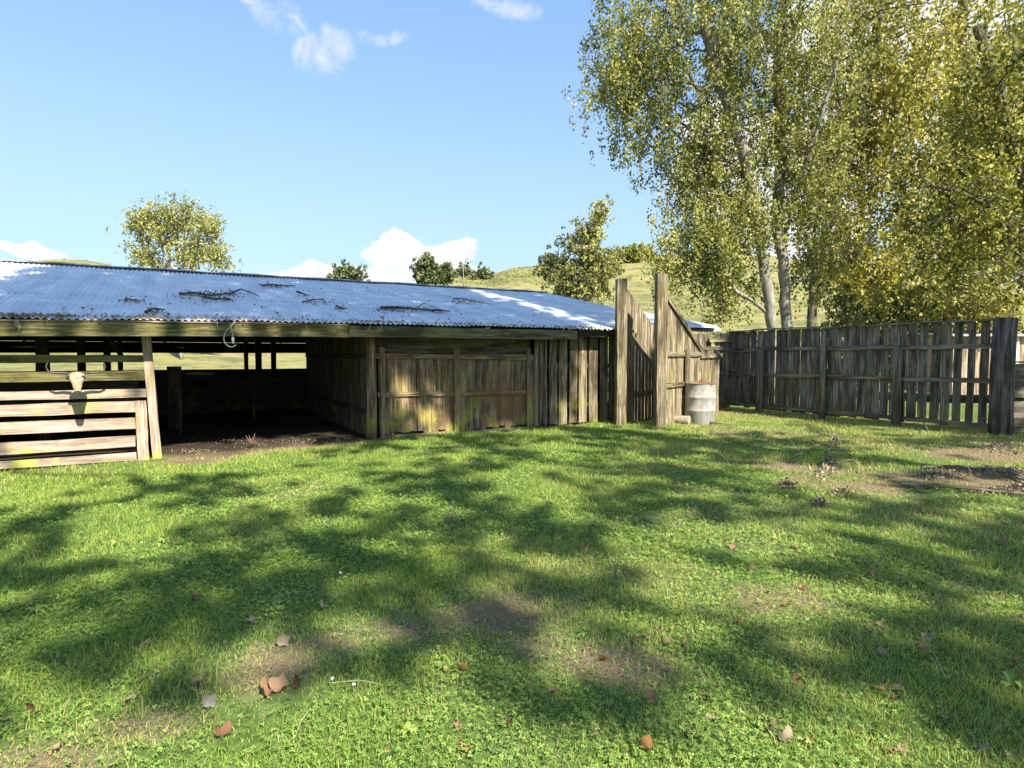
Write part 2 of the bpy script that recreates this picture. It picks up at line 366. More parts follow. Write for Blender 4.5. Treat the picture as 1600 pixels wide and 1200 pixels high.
# close the small hole under the camera
k = len(ang); vs = np.array([me.vertices[i].co[:] for i in range(k)]); c0 = vs.mean(0)
mb = MB(); mb.v = [tuple(v) for v in vs]+[tuple(c0)]; mb.f = [(i, (i+1) % k, k) for i in range(k)]
mb.uv = [(0, 0)]*(3*k); mb.sm = [True]*k; o = mb.build('lawn_patch', M['ground']); tag(o, kind='structure')
me = polar('hills', 45, 4000, 150, ang); g1_ = link('hills', me, M['ground']); tag(g1_, kind='structure')
# ------------------------------------------------------------------ leaves, trees
def leafmesh(name, P, tint, L, Wd, mat, parent, droop=.0, flat=.0):
    n = len(P)
    a = rng.normal(size=(n, 3)); a[:, 2] -= droop; a /= np.linalg.norm(a, axis=1)[:, None]
    b = rng.normal(size=(n, 3)); b[:, 2] += flat; b -= a*(a*b).sum(1)[:, None]; b /= np.linalg.norm(b, axis=1)[:, None]
    c = np.cross(a, b)
    sc = rng.uniform(.65, 1.3, n)[:, None]; L_ = L*sc/2; W_ = Wd*sc/2
    V = np.stack([P-a*L_, P-a*L_*.1+b*W_+c*W_*.25, P+a*L_, P-a*L_*.1-b*W_+c*W_*.25], 1).reshape(-1, 3)
    Fc = np.arange(n*4).reshape(n, 4)
    me = npmesh(name, V, Fc, {'tint': np.repeat(tint, 4)})
    return link(name, me, mat, parent)
def grow(name, label, cat, base, trunks, centers, crad, nleaf, lsize, mat, mbark, tip=.012, droop=.6, group=None, elong=1.2, zpen=.7, tintr=(.1, .9), tb=None, maxr=.3, lw=.8, spray=15):
    """trunks: list of (points, r0, r1). centers: (N,3) twig ends carrying leaf clusters."""
    root = empty(name, base, label, cat, group)
    pos = []; par = []; fix = []; tb_paths = []
    for pts, r0, r1 in trunks:
        pts = [Vector(p) for p in pts]; path = []
        tot = sum((pts[i+1]-pts[i]).length for i in range(len(pts)-1)); acc = 0; prev = -1
        for i in range(len(pts)-1):
            sl = (pts[i+1]-pts[i]).length; m = max(1, int(sl/.5))
            for q in range(m+(1 if i == len(pts)-2 else 0)):
                kk = q/m; p = pts[i].lerp(pts[i+1], kk)+Vector((random.gauss(0, .02), random.gauss(0, .02), 0))
                pos.append(tuple(p)); par.append(prev); fix.append(r0+(r1-r0)*((acc+sl*kk)/tot)); prev = len(pos)-1; path.append(prev)
        tb_paths.append(path)
    nt = len(pos)
    cen = np.array(centers, float); P0 = np.array(pos)
    dmin = np.array([np.min(np.linalg.norm(P0-c, axis=1)) for c in cen]); order = np.argsort(dmin)
    cap = nt+len(cen)*30; A = np.zeros((cap, 3)); A[:nt] = P0; N = nt; par = par+[-1]*(cap-nt); ok = np.ones(cap, bool)
    for path in tb_paths: ok[path[:max(1, int(len(path)*.18))]] = False
    paths = []
    for ci in order:
        c = cen[ci]; d = np.linalg.norm(A[:N]-c, axis=1); cost = d+zpen*np.maximum(0, A[:N, 2]-c[2]+.35*d)+np.where(ok[:N], 0, 1e3)
        j = int(np.argmin(cost)); a = A[j]; dist = d[j]; m = max(2, min(28, int(dist/.55)+1))
        jit = rng.normal(size=3)*dist*.10; arc = np.array([0, 0, dist*.14]); path = [j]; prev = j
        for q in range(1, m+1):
            kk = q/m; p = a+(c-a)*kk+(arc+jit)*math.sin(kk*math.pi)+rng.normal(size=3)*.025*(q < m)
            A[N] = p; par[N] = prev; prev = N; path.append(N); N += 1
        paths.append(path)
    cnt = np.zeros(N)
    for path in paths: cnt[path[-1]] += 1
    for i in range(N-1, -1, -1):
        if par[i] >= 0 and par[i] < N: cnt[par[i]] += cnt[i]
    rad = np.minimum(maxr, tip*np.maximum(cnt, 1)**.46)
    mt = MB(); 
    for path in tb_paths: mt.tube([A[i] for i in path], [fix[i] for i in path], 10, .05)
    mt.build('trunk', mbark, root)
    mbr = MB()
    for path in paths:
        rr = [rad[i] for i in path]; rr[0] = min(rr[0], rr[1]*1.25) if path[0] >= nt else min(rr[1]*1.5, fix[path[0]])
        mbr.tube([A[i] for i in path], rr, 5, .0, cap=False)
    mbr.build('limbs', mbark, root)
    k = nleaf; n = len(cen)*k
    ct = rng.uniform(tintr[0], tintr[1], len(cen)) if tb is None else tb
    # leaves hang around the twig end and along its last part
    ends = np.array([A[p[-1]] for p in paths]); mids = np.array([A[p[max(0, len(p)-2)]] for p in paths])
    tt = rng.random((len(cen), k, 1))**1.6*.8
    base_ = ends[:, None, :]*(1-tt)+mids[:, None, :]*tt
    nsp = max(1, k//spray); so = rng.normal(size=(len(cen), nsp, 3))*crad*np.array([1, 1, elong])
    pick = rng.integers(0, nsp, (len(cen), k)); off = np.take_along_axis(so, pick[:, :, None].repeat(3, 2), 1)+rng.normal(size=(len(cen), k, 3))*crad*.24*np.array([1, 1, elong*1.3])
    Pl = (base_+off).reshape(-1, 3)
    tint = np.clip(np.repeat(ct[order] if tb is not None else ct, k)+rng.normal(size=n)*.11, 0, 1)
    leafmesh('crown', Pl, tint, lsize, lsize*lw, mat, root, droop)
    return root
def ell(specs, n, Y, px=True):
    """cluster centres inside ellipsoids given as (cx, cy, rx, ry[, dY, rY]) in picture scale at depth Y, biased to the shell"""
    wts = np.array([s[2]*s[3]*(s[6] if len(s) > 6 else 1.) for s in specs]); wts = wts/wts.sum(); out = []
    for s, w in zip(specs, wts):
        m = max(2, int(round(n*w)))
        for _ in range(m):
            v = rng.normal(size=3); v /= np.linalg.norm(v); v *= rng.random()**.42
            dY = s[4] if len(s) > 4 else 0.; rY = s[5] if len(s) > 5 else min(s[2], s[3])/F*Y
            p = at(s[0]+v[0]*s[2], s[1]-v[2]*s[3], Y+dY); p = p+Vector((0, v[1]*rY, 0)); out.append(tuple(p))
    return np.array(out)
def base_at(px, Y):
    x = (px-800)/F*Y; return Vector((x, Y, g1(x, Y)))
# --- the big poplar behind the race
Y = 24.
b = base_at(1212, Y); b2 = base_at(1232, Y+.5)
tL = [b, at(1208, 515, Y), at(1200, 450, Y), at(1190, 390, Y), at(1176, 300, Y-.3), at(1158, 225, Y-.5), at(1122, 120, Y-1), at(1090, -20, Y-1.3), at(1070, -160, Y-1.5)]
tR = [b2, at(1229, 515, Y+.5), at(1226, 430, Y+.5), at(1214, 340, Y+.5), at(1220, 250, Y+.7), at(1216, 120, Y+1), at(1228, -60, Y+1), at(1235, -260, Y+1)]
tM = [at(1219, 400, Y+.5), at(1240, 320, Y+.3), at(1262, 240, Y), at(1300, 130, Y-.5), at(1330, -20, Y-.8)]
cs = ell([(1120, 70, 190, 130, -.5, 4.5), (985, 60, 85, 90, -.5, 2.5, 1.1), (965, 150, 62, 62, -.5, 2., 1.2), (1030, 190, 90, 80, 0, 2.5), (1065, 275, 62, 60, 0, 2.), (1120, 250, 90, 90, 0, 3.), (1060, 360, 48, 34, -.5, 1.5, 1.3),
          (1045, 405, 24, 36, -.8, .9, 1.3), (1085, 395, 22, 42, -.8, .9, 1.2), (1135, 400, 48, 50, -1, 1.6, 1.1), (1125, 455, 30, 36, -1.2, 1.0, 1.2), (1120, 480, 14, 22, -1.2, .6), (1240, 90, 130, 150, 0, 4.), (1270, 300, 70, 130, .5, 3., .8), (1180, 350, 40, 50, -1, 1.2, .6),
          (1150, -110, 230, 110, 0, 5., .6), (1185, 450, 40, 40, 1., 1.2, .5), (1150, 330, 95, 70, .5, 2.5, 1.2), (1215, 240, 90, 90, 1, 3., 1.), (1275, 400, 50, 90, 1., 2., .8), (1128, 385, 40, 60, -1.5, 1., 1.4), (1042, 425, 12, 34, -.8, .5, 3.), (1092, 410, 14, 36, -.8, .5, 2.6), (1126, 480, 16, 26, -1.4, .5, 2.4)], 1350, Y)
grow('poplar_tree', 'tall pale green poplar with two grey trunks rising behind the paling fence', 'tree', b, [(tL, .22, .025), (tR, .215, .03), (tM, .08, .025)], cs, .33, 74, .115, M['leaf_poplar'], M['bark'], tip=.009, droop=1.0, elong=1.6, maxr=.11)
# --- yellowing poplars to the right of it
Y = 30.
b = base_at(1268, Y)
cs = ell([(1390, 90, 130, 150, 0, 4.), (1360, 260, 100, 130, 0, 3.5), (1310, 400, 60, 80, 0, 2., .8), (1400, 420, 90, 80, 0, 2.5), (1390, -100, 160, 90, 0, 4., .6), (1330, 200, 70, 190, 2, 2.)], 560, Y)
grow('poplar_tree', 'golden yellow poplar just right of the two grey trunks', 'tree', b, [([b, at(1268, 500, Y), at(1275, 420, Y), at(1300, 330, Y), at(1340, 200, Y), at(1370, 50, Y), at(1380, -150, Y)], .22, .05),
      ([at(1272, 440, Y), at(1330, 400, Y-1), at(1390, 340, Y-1.5), at(1450, 280, Y-2)], .09, .04)], cs, .50, 64, .18, M['leaf_yellow'], M['bark_dark'], tip=.016, droop=.9, elong=1.4, maxr=.14, group=None)
Y = 34.
b = base_at(1480, Y)
cs = ell([(1500, 120, 130, 160, 0, 4.), (1520, 330, 120, 130, 0, 4.), (1450, 440, 130, 70, 0, 3.), (1590, 250, 90, 230, 0, 4.), (1330, 440, 90, 60, 0, 3., .8)], 560, Y)
grow('poplar_tree', 'broad olive poplar farthest back, its crown filling the sky above the right fence', 'tree', b, [([b, at(1480, 480, Y), at(1490, 360, Y), at(1480, 240, Y), at(1500, 100, Y), at(1510, -80, Y)], .28, .06)],
     cs, .60, 60, .20, M['leaf_yellow'], M['bark_dark'], tip=.018, droop=.9, elong=1.3, maxr=.16, tintr=(0, .7))
Y = 21.
b = base_at(1650, Y)
cs = ell([(1540, 180, 80, 110, 0, 2.5), (1500, 310, 80, 80, 0, 2.5), (1570, 400, 90, 80, 0, 2.5), (1590, 60, 50, 60, -2, 2., 1.1), (1640, 200, 90, 200, 0, 3.), (1480, 420, 60, 50, 0, 1.6), (1440, 340, 50, 60, 0, 1.4, .7)], 300, Y)
grow('poplar_tree', 'greener leafy tree nearest the big corner post, branches reaching in from the edge', 'tree', b, [([b, at(1648, 480, Y), at(1625, 380, Y), at(1603, 300, Y), at(1585, 230, Y), at(1555, 140, Y), at(1530, 40, Y)], .20, .045),
      ([at(1625, 380, Y), at(1560, 330, Y-.5), at(1500, 300, Y-.6), at(1455, 290, Y-.8)], .07, .03), ([at(1603, 300, Y), at(1640, 180, Y), at(1650, 0, Y)], .12, .05)], cs, .42, 62, .14, M['leaf_green'], M['bark_dark'], tip=.013, droop=.8, elong=1.3, maxr=.12, tintr=(.1, .9))
# --- understorey behind the fence
for i, (px, Yd, w, top, lab) in enumerate([(1335, 25, 55, 455, 'low leafy shrub showing over the fence just right of the grey poplar trunks'), (1420, 24, 60, 440, 'rounded leafy shrub behind the middle of the paling fence'), (1520, 23, 70, 430, 'dense leafy shrub behind the fence next to the big corner post')]):
    bb = base_at(px, Yd); cs = ell([(px, (top+600)/2, w, (600-top)/2, 0, 1.2)], 90, Yd)
    grow('shrub', lab, 'shrub', bb, [([bb, bb+Vector((.1, 0, 1.2)), bb+Vector((.0, 0, 2.3))], .07, .03)], cs, .3, 60, .13, [M['leaf_olive'], M['leaf_green'], M['leaf_yellow']][i], M['bark_dark'], tip=.01, elong=1.0, maxr=.06, group='shrubs behind the paling fence')
# --- distant trees
Y = 62.
b = base_at(284, Y); trs = []
for (x1, y1, x2, y2) in [(225, 385, 212, 345), (250, 380, 240, 320), (275, 370, 268, 318), (290, 370, 295, 320), (305, 380, 325, 335), (315, 395, 345, 365), (262, 390, 235, 355)]:
    trs.append(([b, at(283+(x1-283)*.25, 440, Y), at(x1, y1, Y), at(x2, y2, Y)], .15, .04))
cs = ell([(275, 338, 52, 22, 0, 3., 1.3), (225, 348, 24, 22, 0, 2., 1.2), (218, 390, 18, 24, 0, 1.5, .8), (325, 352, 22, 22, 0, 2., 1.2), (335, 396, 22, 20, 0, 1.5, 1.2), (246, 412, 14, 14, 0, 1.5, .8), (355, 413, 10, 9, 0, 1.), (300, 372, 30, 18, 0, 2.5, .9), (255, 372, 26, 18, 0, 2.5, .9), (290, 402, 40, 16, 0, 2.5, .8), (240, 405, 22, 16, 0, 2., .8)], 330, Y)
grow('willow_tree', 'lone round pale green tree with fanning trunks beyond the left of the roof', 'tree', b, trs, cs, .48, 44, .22, M['leaf_mid'], M['bark'], spray=6, tintr=(.2, .75), tip=.02, droop=.5, elong=1.0, maxr=.09)
Y = 42.
b = base_at(905, Y)
cs = ell([(936, 335, 13, 26, 0, 1.2, 1.3), (918, 365, 30, 18, 0, 1.5, 1.2), (905, 385, 34, 26, 0, 2.), (880, 430, 34, 32, 0, 2., 1.2), (925, 425, 34, 34, 0, 2.), (950, 420, 18, 22, 0, 1.2), (860, 412, 18, 16, 0, 1.), (905, 458, 48, 18, 0, 2.)], 330, Y)
grow('leafy_tree', 'bushy yellow-green tree with a pointed top behind the right end of the roof', 'tree', b, [([b, at(905, 470, Y), at(900, 430, Y), at(915, 390, Y), at(932, 350, Y), at(937, 320, Y)], .22, .04), ([at(903, 460, Y), at(885, 435, Y), at(872, 415, Y)], .1, .04)],
     cs, .32, 46, .17, M['leaf_mid'], M['bark'], tip=.02, droop=.3, elong=1.0, maxr=.12, tb=np.clip(.15+.55*sstep((cs[:, 0]-at(880, 400, 42).x)/(at(935, 400, 42).x-at(880, 400, 42).x))+rng.normal(size=len(cs))*.22, 0, 1))
def hilltree(px, top, bot, w, Yd, lab, cone=False, mat='leaf_dark', n=90, grp='small trees on the far hills'):
    p = at(px, bot, Yd); b = Vector((p.x, Yd, g1(p.x, Yd))); h = bot-top
    if cone: sp = [(px, top+h*.15, w*.22, h*.16), (px, top+h*.4, w*.55, h*.25), (px, top+h*.72, w*.95, h*.28)]
    else: sp = [(px, (top+bot)/2, w, h/2), (px-w*.5, bot-h*.35, w*.5, h*.3), (px+w*.55, bot-h*.3, w*.5, h*.28)]
    cs = ell(sp, n, Yd)
    grow('hill_tree', lab, 'tree', b, [([b, at(px, bot-h*.3, Yd), at(px, top+h*.15, Yd)], .3, .06)], cs, .006*Yd, 34, .0042*Yd, M[mat], M['bark_dark'], tip=.03, droop=0, elong=.9, maxr=.15, group=grp)
hilltree(542, 417, 446, 26, 100, 'rounded dark tree poking over the middle of the roof ridge', n=130)
hilltree(667, 401, 441, 20, 120, 'pointed conifer left of the power pole, taller of the two', True, n=150)
hilltree(693, 417, 436, 14, 124, 'short dark tree close beside the pointed conifer')
hilltree(755, 424, 433, 9, 170, 'tiny round tree on the hill crest right of the power pole', n=50)
hilltree(725, 422, 432, 5, 180, 'smallest bush directly behind the power pole', n=30)
hilltree(985, 392, 404, 14, 160, 'low scrubby bush on the hilltop beside the hanging poplar leaves', mat='leaf_green')
hilltree(1006, 389, 403, 9, 162, 'upright scrubby bush on the hilltop nearest the hanging poplar leaves', mat='leaf_green')
hilltree(961, 396, 406, 8, 158, 'pale scrub bush on the hilltop next to the bushy tree', mat='leaf_olive')
P = []
while len(P) < 9000:
    px = random.uniform(600, 1300) if random.random() < .8 else random.uniform(-100, 1700); Yd = random.uniform(75, 215); x = (px-800)/F*Yd; n_ = float(nz(np.array(x), np.array(Yd), .09, 4.))
    if n_ < .1+random.random()*.5: continue
    z = g1(x, Yd); w_ = random.uniform(.1, .5)
    for _ in range(3): P.append((x+random.gauss(0, w_), Yd+random.gauss(0, w_), z+.1))
o = leafmesh('hill_tussocks', np.array(P), rng.random(len(P))*.8, .55, .3, M['leaf_olive'], None, flat=.5); tag(o, 'rough grass tussocks dotted over the far hillside', 'grass', None, 'stuff')
hf = empty('hill_fence', (18, 120, g1(18, 120)), 'faint wire fence of thin battens crossing the far hillside', 'fence'); m = MB(); tops = []
for i in range(34):
    px = 700+i*12; Yd = 128-i*.9; x = (px-800)/F*Yd; z = g1(x, Yd); m = MB(); m.tube([(x, Yd, z-.2), (x, Yd, z+1.15)], .06, 6); m.build('post', M['concrete'], hf); tops.append((x, Yd, z+1.0))
for dz in (0, -.4): m = MB(); m.tube([(a, b_, c_+dz) for a, b_, c_ in tops], .012, 4); m.build('wire', M['concrete'], hf)
# power pole on the hill
p = at(724, 440, 135); b = Vector((p.x, 135, g1(p.x, 135))); pr = empty('power_pole', b, 'thin grey power pole with two crossarms standing on the far hill', 'power pole')
m = MB(); m.tube([b, at(724, 410, 135)], [.12, .08], 8); m.build('pole', M['concrete'], pr)
for yy in (413, 419):
    m = MB(); m.board(at(716, yy, 135), at(732, yy, 135), ZV, .13, .10, 2); m.build('crossarm', M['concrete'], pr)
# ------------------------------------------------------------------ shade trees behind the camera, their crowns placed where they throw the lawn's shade
GRID = """
....##++.+..+##+..##+....++++.++
..........##+.##++########+.####
..++.....+...++#+..########+..++
....++.++++.+##+..+####.....#..+
..++####....###+.+###+##....##.+
+...+....##+####++######...+#.++
#+...+##.+#########..++..+######
##...######.#######+...#++++####
####+###########++...+++.####.##
#########.########+++.+++.+.####
.+++##++.+###########+##++.#####
++###+##+###.++########+++######
+++++++++++++...++++###+++#+####
+++++++++++++...+...###++++#####
""".strip().split('\n')
GY = [655, 680, 700, 722, 745, 775, 805, 840, 885, 930, 980, 1030, 1080, 1140, 1215]
leafA = .16**2*.8*.5*.5
targets = []
def addt(p, rad=.28): targets.append((p, rad))
for r_, row in enumerate(GRID):
    for c_ in range(-7, 39):
        ch = row[min(max(c_, 0), 31)]
        if ch == '.': continue
        y0, y1 = GY[r_], GY[r_+1]; x0, x1 = c_*50, c_*50+50
        a, b_, c, d = gp(x0, y0), gp(x1, y0), gp(x1, y1), gp(x0, y1)
        area = abs((c.x-a.x)*(b_.y-d.y)-(c.y-a.y)*(b_.x-d.x))/2
        n = area*math.sin(EL)*(2.4 if ch == '#' else .45)/leafA/26
        n = int(n)+(random.random() < n-int(n))
        for _ in range(n):
            p = gp(random.uniform(x0, x1), random.uniform(y0, y1)); addt(p)
# roof and front wall
def rl(px, py):      # is this picture point of the roof / wall sunlit in the photograph
    if py < 520:
        if px < 85 and py < 452-px*.35: return True
        if px > 690 and abs(py-(441+(px-690)*.27)) < 3+(px-690)*.018: return True
        if px > 840 and abs(py-(488+(px-840)*.2)) < 4: return random.random() < .6
        if 130 < px < 560 and abs(py-(481+(px-200)*.045)) < 4: return random.random() < .5
        if 960 < px < 1045: return True
        return False
    if px < 250: return py > 560
    if 600 < px < 645 and 580 < py < 632: return True
    if 655 < px < 715 and 625 < py < 680: return True
    if 755 < px < 800 and 635 < py < 680: return True
    if 875 < px < 958: return random.random() < .6
    return False
ES, RS, RZ = -.5, 6., 3.70
def eavez(t): 
    px = np.interp(t, [-11, tp(0, ES), tp(400, ES), tp(650, ES), tp(870, ES), tp(960, ES), tp(1130, ES), 12], [-400, 0, 400, 650, 870, 960, 1130, 1300])
    py = np.interp(px, [-400, 0, 400, 650, 870, 960, 1130, 1300], [491, 497, 502, 507.5, 513, 515, 518, 522])
    return CH+(HZ-py)/F*(OY+UY*t+UX*ES)
def roofz(t, s):
    e = eavez(t); return e+(RZ-e)*(s-ES)/(RS-ES) if s <= RS else RZ-(RZ-2.2)*(s-RS)/(6.3)
for _ in range(8600):
    s = random.uniform(ES, RS); t_ = random.uniform(-11, 9)
    p = W(t_, s, roofz(t_, s)); px = 800+F*p.x/p.y; py = HZ-(p.z-CH)/p.y*F
    if random.random() < .8 and not rl(px, py): addt(p, .25)
for _ in range(600):
    t_ = random.uniform(tp(560), tp(950)); z = random.uniform(0, 2.1); p = W(t_, -.1, z); px = 800+F*p.x/p.y; py = HZ-(p.z-CH)/p.y*F
    if not rl(px, py): addt(p, .2)
for _ in range(700):
    q = Vector((6.4, 18., 0)).lerp(Vector((9.9, 12., 0)), random.random()); addt(q+Vector((0, 0, random.uniform(.2, 2.3))), .2)
trunkpos = [(2.5, -11.), (13.5, -6.5), (11.5, 1.5), (18.5, -1.)]
clear = [W(tp(a), 0, zp(b_, tp(a))) for a, b_ in ((622, 606), (672, 650), (695, 645), (778, 655), (895, 560), (908, 630), (930, 560))]
clear += [W(tp(a), -.1, zp(b_, tp(a))) for a in range(-30, 260, 22) for b_ in (590, 630, 670, 710)]
clear += [Vector((2.5, 13.8, z)) for z in (.4, 1.3, 2.9)]+[Vector((3.3, 13.3, z)) for z in (.3, 1.1, 3.)]+[Vector((2.47, 13.8, 0))+Vector((.639, .769, 0))*k+Vector((0, 0, 3.-.5*k)) for k in (.2, .8, 1.4)]
clear += [Vector((3.27, 13.4, 0))+Vector((.639, .769, 0))*k+Vector((0, 0, z)) for k in (.3, 1., 1.8) for z in (.5, 1.4)]
CLR = np.array([tuple(c) for c in clear]); SN = np.array(tuple(SUN))
def blocked(q):
    v = np.array(tuple(q))-CLR; d = v-np.outer(v@SN, SN); return np.min(np.linalg.norm(d, axis=1)) < .42
cl = [[] for _ in trunkpos]
for (p, rad) in targets:
    q = p+SUN*random.uniform(17.5, 23.5)
    if q.y > 0 and q.z-CH < .66*q.y+1.0: continue
    if blocked(q): continue
    dd = [math.hypot(q.x-a, q.y-b_)+random.random()*1.5 for a, b_ in trunkpos]; k = dd.index(min(dd)); cl[k].append(tuple(q))
print('shade clusters', [len(c) for c in cl])
labs = ['tall shade tree standing behind the viewer', 'tall shade tree behind and right of the viewer', 'leaning shade tree beyond the right edge, over the lawn', 'shade tree farthest right, outside the fence corner']
for k, (tx, ty) in enumerate(trunkpos):
    if not cl[k]: continue
    c = np.array(cl[k]); m = c.mean(0); b = Vector((tx, ty, g1(tx, ty)))
    top = Vector((m[0], m[1], min(m[2]+2, 20))); mid = b.lerp(top, .5); mid.z += 1.; mid.x = b.x*.7+top.x*.3; mid.y = b.y*.7+top.y*.3
    grow('shade_tree', labs[k], 'tree', b, [([b, b+Vector((.1, .1, 4)), b.lerp(mid, .75)+ZV*1.2, mid.lerp(top, .35)], .24, .07)], c, .28, 26, .16, M['leaf_green'], M['bark_dark'], tip=.006, droop=.5, elong=.8, maxr=.065, spray=26, group='shade trees around the lawn', lw=.85)
# ------------------------------------------------------------------ the shed
shed = empty('livestock_shed', W(0, 0, 0), 'long low timber livestock shed under a rusting corrugated iron roof', 'shed')
PITCH = .095
def vt(s): return float(np.interp(s, [-.6, 0, 2.39, 3.44, 6, 13], [9.78, 9.6, 8.75, 8.15, 7.7, 7.7]))
def roofsheet(name, s0, s1, rows, back=False):
    t0, tmax = -11., 9.8
    nc = int((tmax-t0)/PITCH*6)+1; T = t0+np.arange(nc)*PITCH/6
    svals = np.linspace(s0, s1, rows); V = []; 
    for s in svals:
        tt = np.minimum(T, vt(s)); e = eavez(tt)
        if not back: z = e+(RZ-e)*(s-ES)/(RS-ES)
        else: z = RZ-(RZ-2.25)*(s-RS)/6.3
        z = z+.013*np.cos(2*math.pi*tt/PITCH)+.012*nz(tt, s+0*tt, .9, 5.)+.008*np.floor((tt+11)/.76 % 2)
        # overlapping rows of sheets: lower sheets sit under the upper ones
        z = z+.012*((1-((s-ES)/2.2 % 1)))*(0 if s <= ES+1e-6 else 1)
        if abs(s-s0) < 1e-6 and not back: tt2 = tt; so = s+.02*nz(tt, 0*tt, 6., 2.)+.03*(np.floor((tt+11)/.76) % 3 == 1)
        else: so = s+0*tt
        if not back: so = np.where(tt > 6.15, np.maximum(so, .22), so)
        V.append(np.stack([OX+UX*tt-UY*so, OY+UY*tt+UX*so, z], -1))
    V = np.concatenate(V)
    i, j = np.meshgrid(np.arange(rows-1), np.arange(nc-1), indexing='ij')
    Fc = np.stack([i*nc+j, i*nc+j+1, (i+1)*nc+j+1, (i+1)*nc+j], -1).reshape(-1, 4)
    A_ = V[Fc]; ok = (np.linalg.norm(A_[:, 0]-A_[:, 1], axis=1) > 1e-4)|(np.linalg.norm(A_[:, 3]-A_[:, 2], axis=1) > 1e-4); Fc = Fc[ok]
    me = npmesh(name, V, Fc, None, True)
    uvl = me.uv_layers.new(name='UVMap'); tt = (V[:, 0]-OX)*UX+(V[:, 1]-OY)*UY; ss = -(V[:, 0]-OX)*UY+(V[:, 1]-OY)*UX
    li = np.zeros(len(me.loops), np.int32); me.loops.foreach_get('vertex_index', li)
    uvl.data.foreach_set('uv', np.stack([tt[li], ss[li]], -1).astype(np.float32).ravel())
    o = link(name, me, M['iron'], shed)
    md = o.modifiers.new('thick', 'SOLIDIFY'); md.thickness = .002; md.offset = -1
    return o
rfo = roofsheet('roof', ES, RS, 26)
roofsheet('roof', RS-.02, 12.3, 14, True)
m = MB(); pts = []
tt = -11.
while tt < 7.6: pts.append(W(tt, RS, RZ+.03+.012*math.sin(tt*3))); tt += .6
pts.append(W(7.72, RS, RZ+.03))
for i in range(len(pts)-1):
    m.board(pts[i]+NV_*-.08, pts[i+1]+NV_*-.08, NV_+ZV*.22, .20, .006, 1, .003); m.board(pts[i]+NV_*.09, pts[i+1]+NV_*.09, NV_-ZV*.22, .20, .006, 1, .003)
m.build('ridge_cap', M['ridge'], rfo)
# fascia
def strip(mbuf, t0, t1, s, zf, hgt, T, n=18):
    for i in range(n):
        a = t0+(t1-t0)*i/n; b_ = t0+(t1-t0)*(i+1)/n
    A = [t0+(t1-t0)*i/n for i in range(n+1)]
    base = len(mbuf.v); uo = random.random()*30
    for a in A:
        z = zf(a)
        for (dz, ds) in ((0, 0), (-hgt, 0), (-hgt, T), (0, T)): mbuf.v.append(tuple(W(a, s+ds+random.gauss(0, .002), z+dz+random.gauss(0, .003))))
    per = [0, hgt, hgt+T, 2*hgt+T, 2*hgt+2*T]
    for i in range(n):
        for j in range(4):
            q = base+i*4+j; r_ = base+i*4+(j+1) % 4
            mbuf.f.append((q, r_, r_+4, q+4)); mbuf.sm.append(False)
            mbuf.uv += [(uo+per[j], A[i]), (uo+per[j+1], A[i]), (uo+per[j+1], A[i+1]), (uo+per[j], A[i+1])]
    mbuf.f.append((base+3, base+2, base+1, base)); mbuf.uv += [(0, 0)]*4; mbuf.sm.append(False)
    e = base+n*4; mbuf.f.append((e, e+1, e+2, e+3)); mbuf.uv += [(0, 0)]*4; mbuf.sm.append(False)
def fz(t): return float(eavez(t))-.030
ta, tb_, tc_ = tp(546, ES), tp(903, ES), tp(965, ES)
m = MB(); strip(m, -11, ta, ES+.03, fz, .225, .04); fas = m.build('fascia', M['fascia'], shed)
m = MB(); strip(m, ta+.01, tb_, ES+.035, lambda a: fz(a)-.012, .20, .04); m.build('fascia', wood('grey_fascia', (.06, .052, .03), (.22, .195, .12), lam=.5, ztop=5), shed)
m = MB(); strip(m, tb_+.02, 6.1, ES+.18, lambda a: fz(a)+.01, .15, .05); m.build('eave_beam', M['wood_dark'], shed)
m = MB(); strip(m, -11, ta, ES+.015, lambda a: fz(a)+.012, .018, .02); m.build('flashing', M['stick'], fas)
# purlins, rafters
for s in (0.2, 1.7, 3.2, 4.7, 7.5, 9., 10.5, 12.):
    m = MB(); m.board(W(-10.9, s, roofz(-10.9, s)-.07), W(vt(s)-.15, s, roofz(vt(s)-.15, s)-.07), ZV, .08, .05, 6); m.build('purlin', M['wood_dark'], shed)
for t_ in (-9.6, -7.4, tp(232)+.05, -1.9, 0.02, 2.1, 4.2, 6.2, 8.0):
    m = MB(); e1 = min(RS, 5.9)
    m.board(W(t_, ES+.12, roofz(t_, ES+.12)-.17), W(t_, e1, roofz(t_, e1)-.17), ZV, .13, .05, 4)
    if t_ < 7.5: m.board(W(t_, 6.05, roofz(t_, 6.05)-.17), W(t_, 12.1, roofz(t_, 12.1)-.17), ZV, .13, .05, 4)
    m.build('rafter', M['wood_dark'], shed)
def post(name, t_, s, z0, z1, w, mat, lean=0, lean_s=0, parent=None, rnd=False, d=None):
    m = MB(); a = W(t_, s, z0); b = W(t_+lean, s+lean_s, z1)
    if rnd: m.tube([a, a.lerp(b, .3), a.lerp(b, .7), b], [w/2*1.05, w/2, w/2*.98, w/2*.93], 14, .02)
    else: m.board(a, b, UV_, w, d or w, 6, .004)
    return m.build(name, mat, parent or shed)
# left post (leaning)
tl = tp(244); post('post', tl, 0., -.3, 2.0, .125, M['wood_gate'], lean=(tp(231)-tl)*1.12)
post('post', tp(581), 0.03, -.2, 2.0, .20, M['wood_wall'], rnd=True)
for t_ in (-10.8, -7.9): post('post', t_, .1, -.3, 2.0, .14, M['wood'])
# posts deeper in (silhouettes in the gap)
for px, s, w in ((68, 3., .20), (128, 6., .15), (168, 9., .17), (189, 9.2, .12), (385, 9., .12), (404, 9., .17), (428, 9.2, .15), (530, 9., .15)):
    t_ = tp(px, s); post('post', t_, s, -.2, roofz(t_, s)-.15, w, M['wood_dark'])
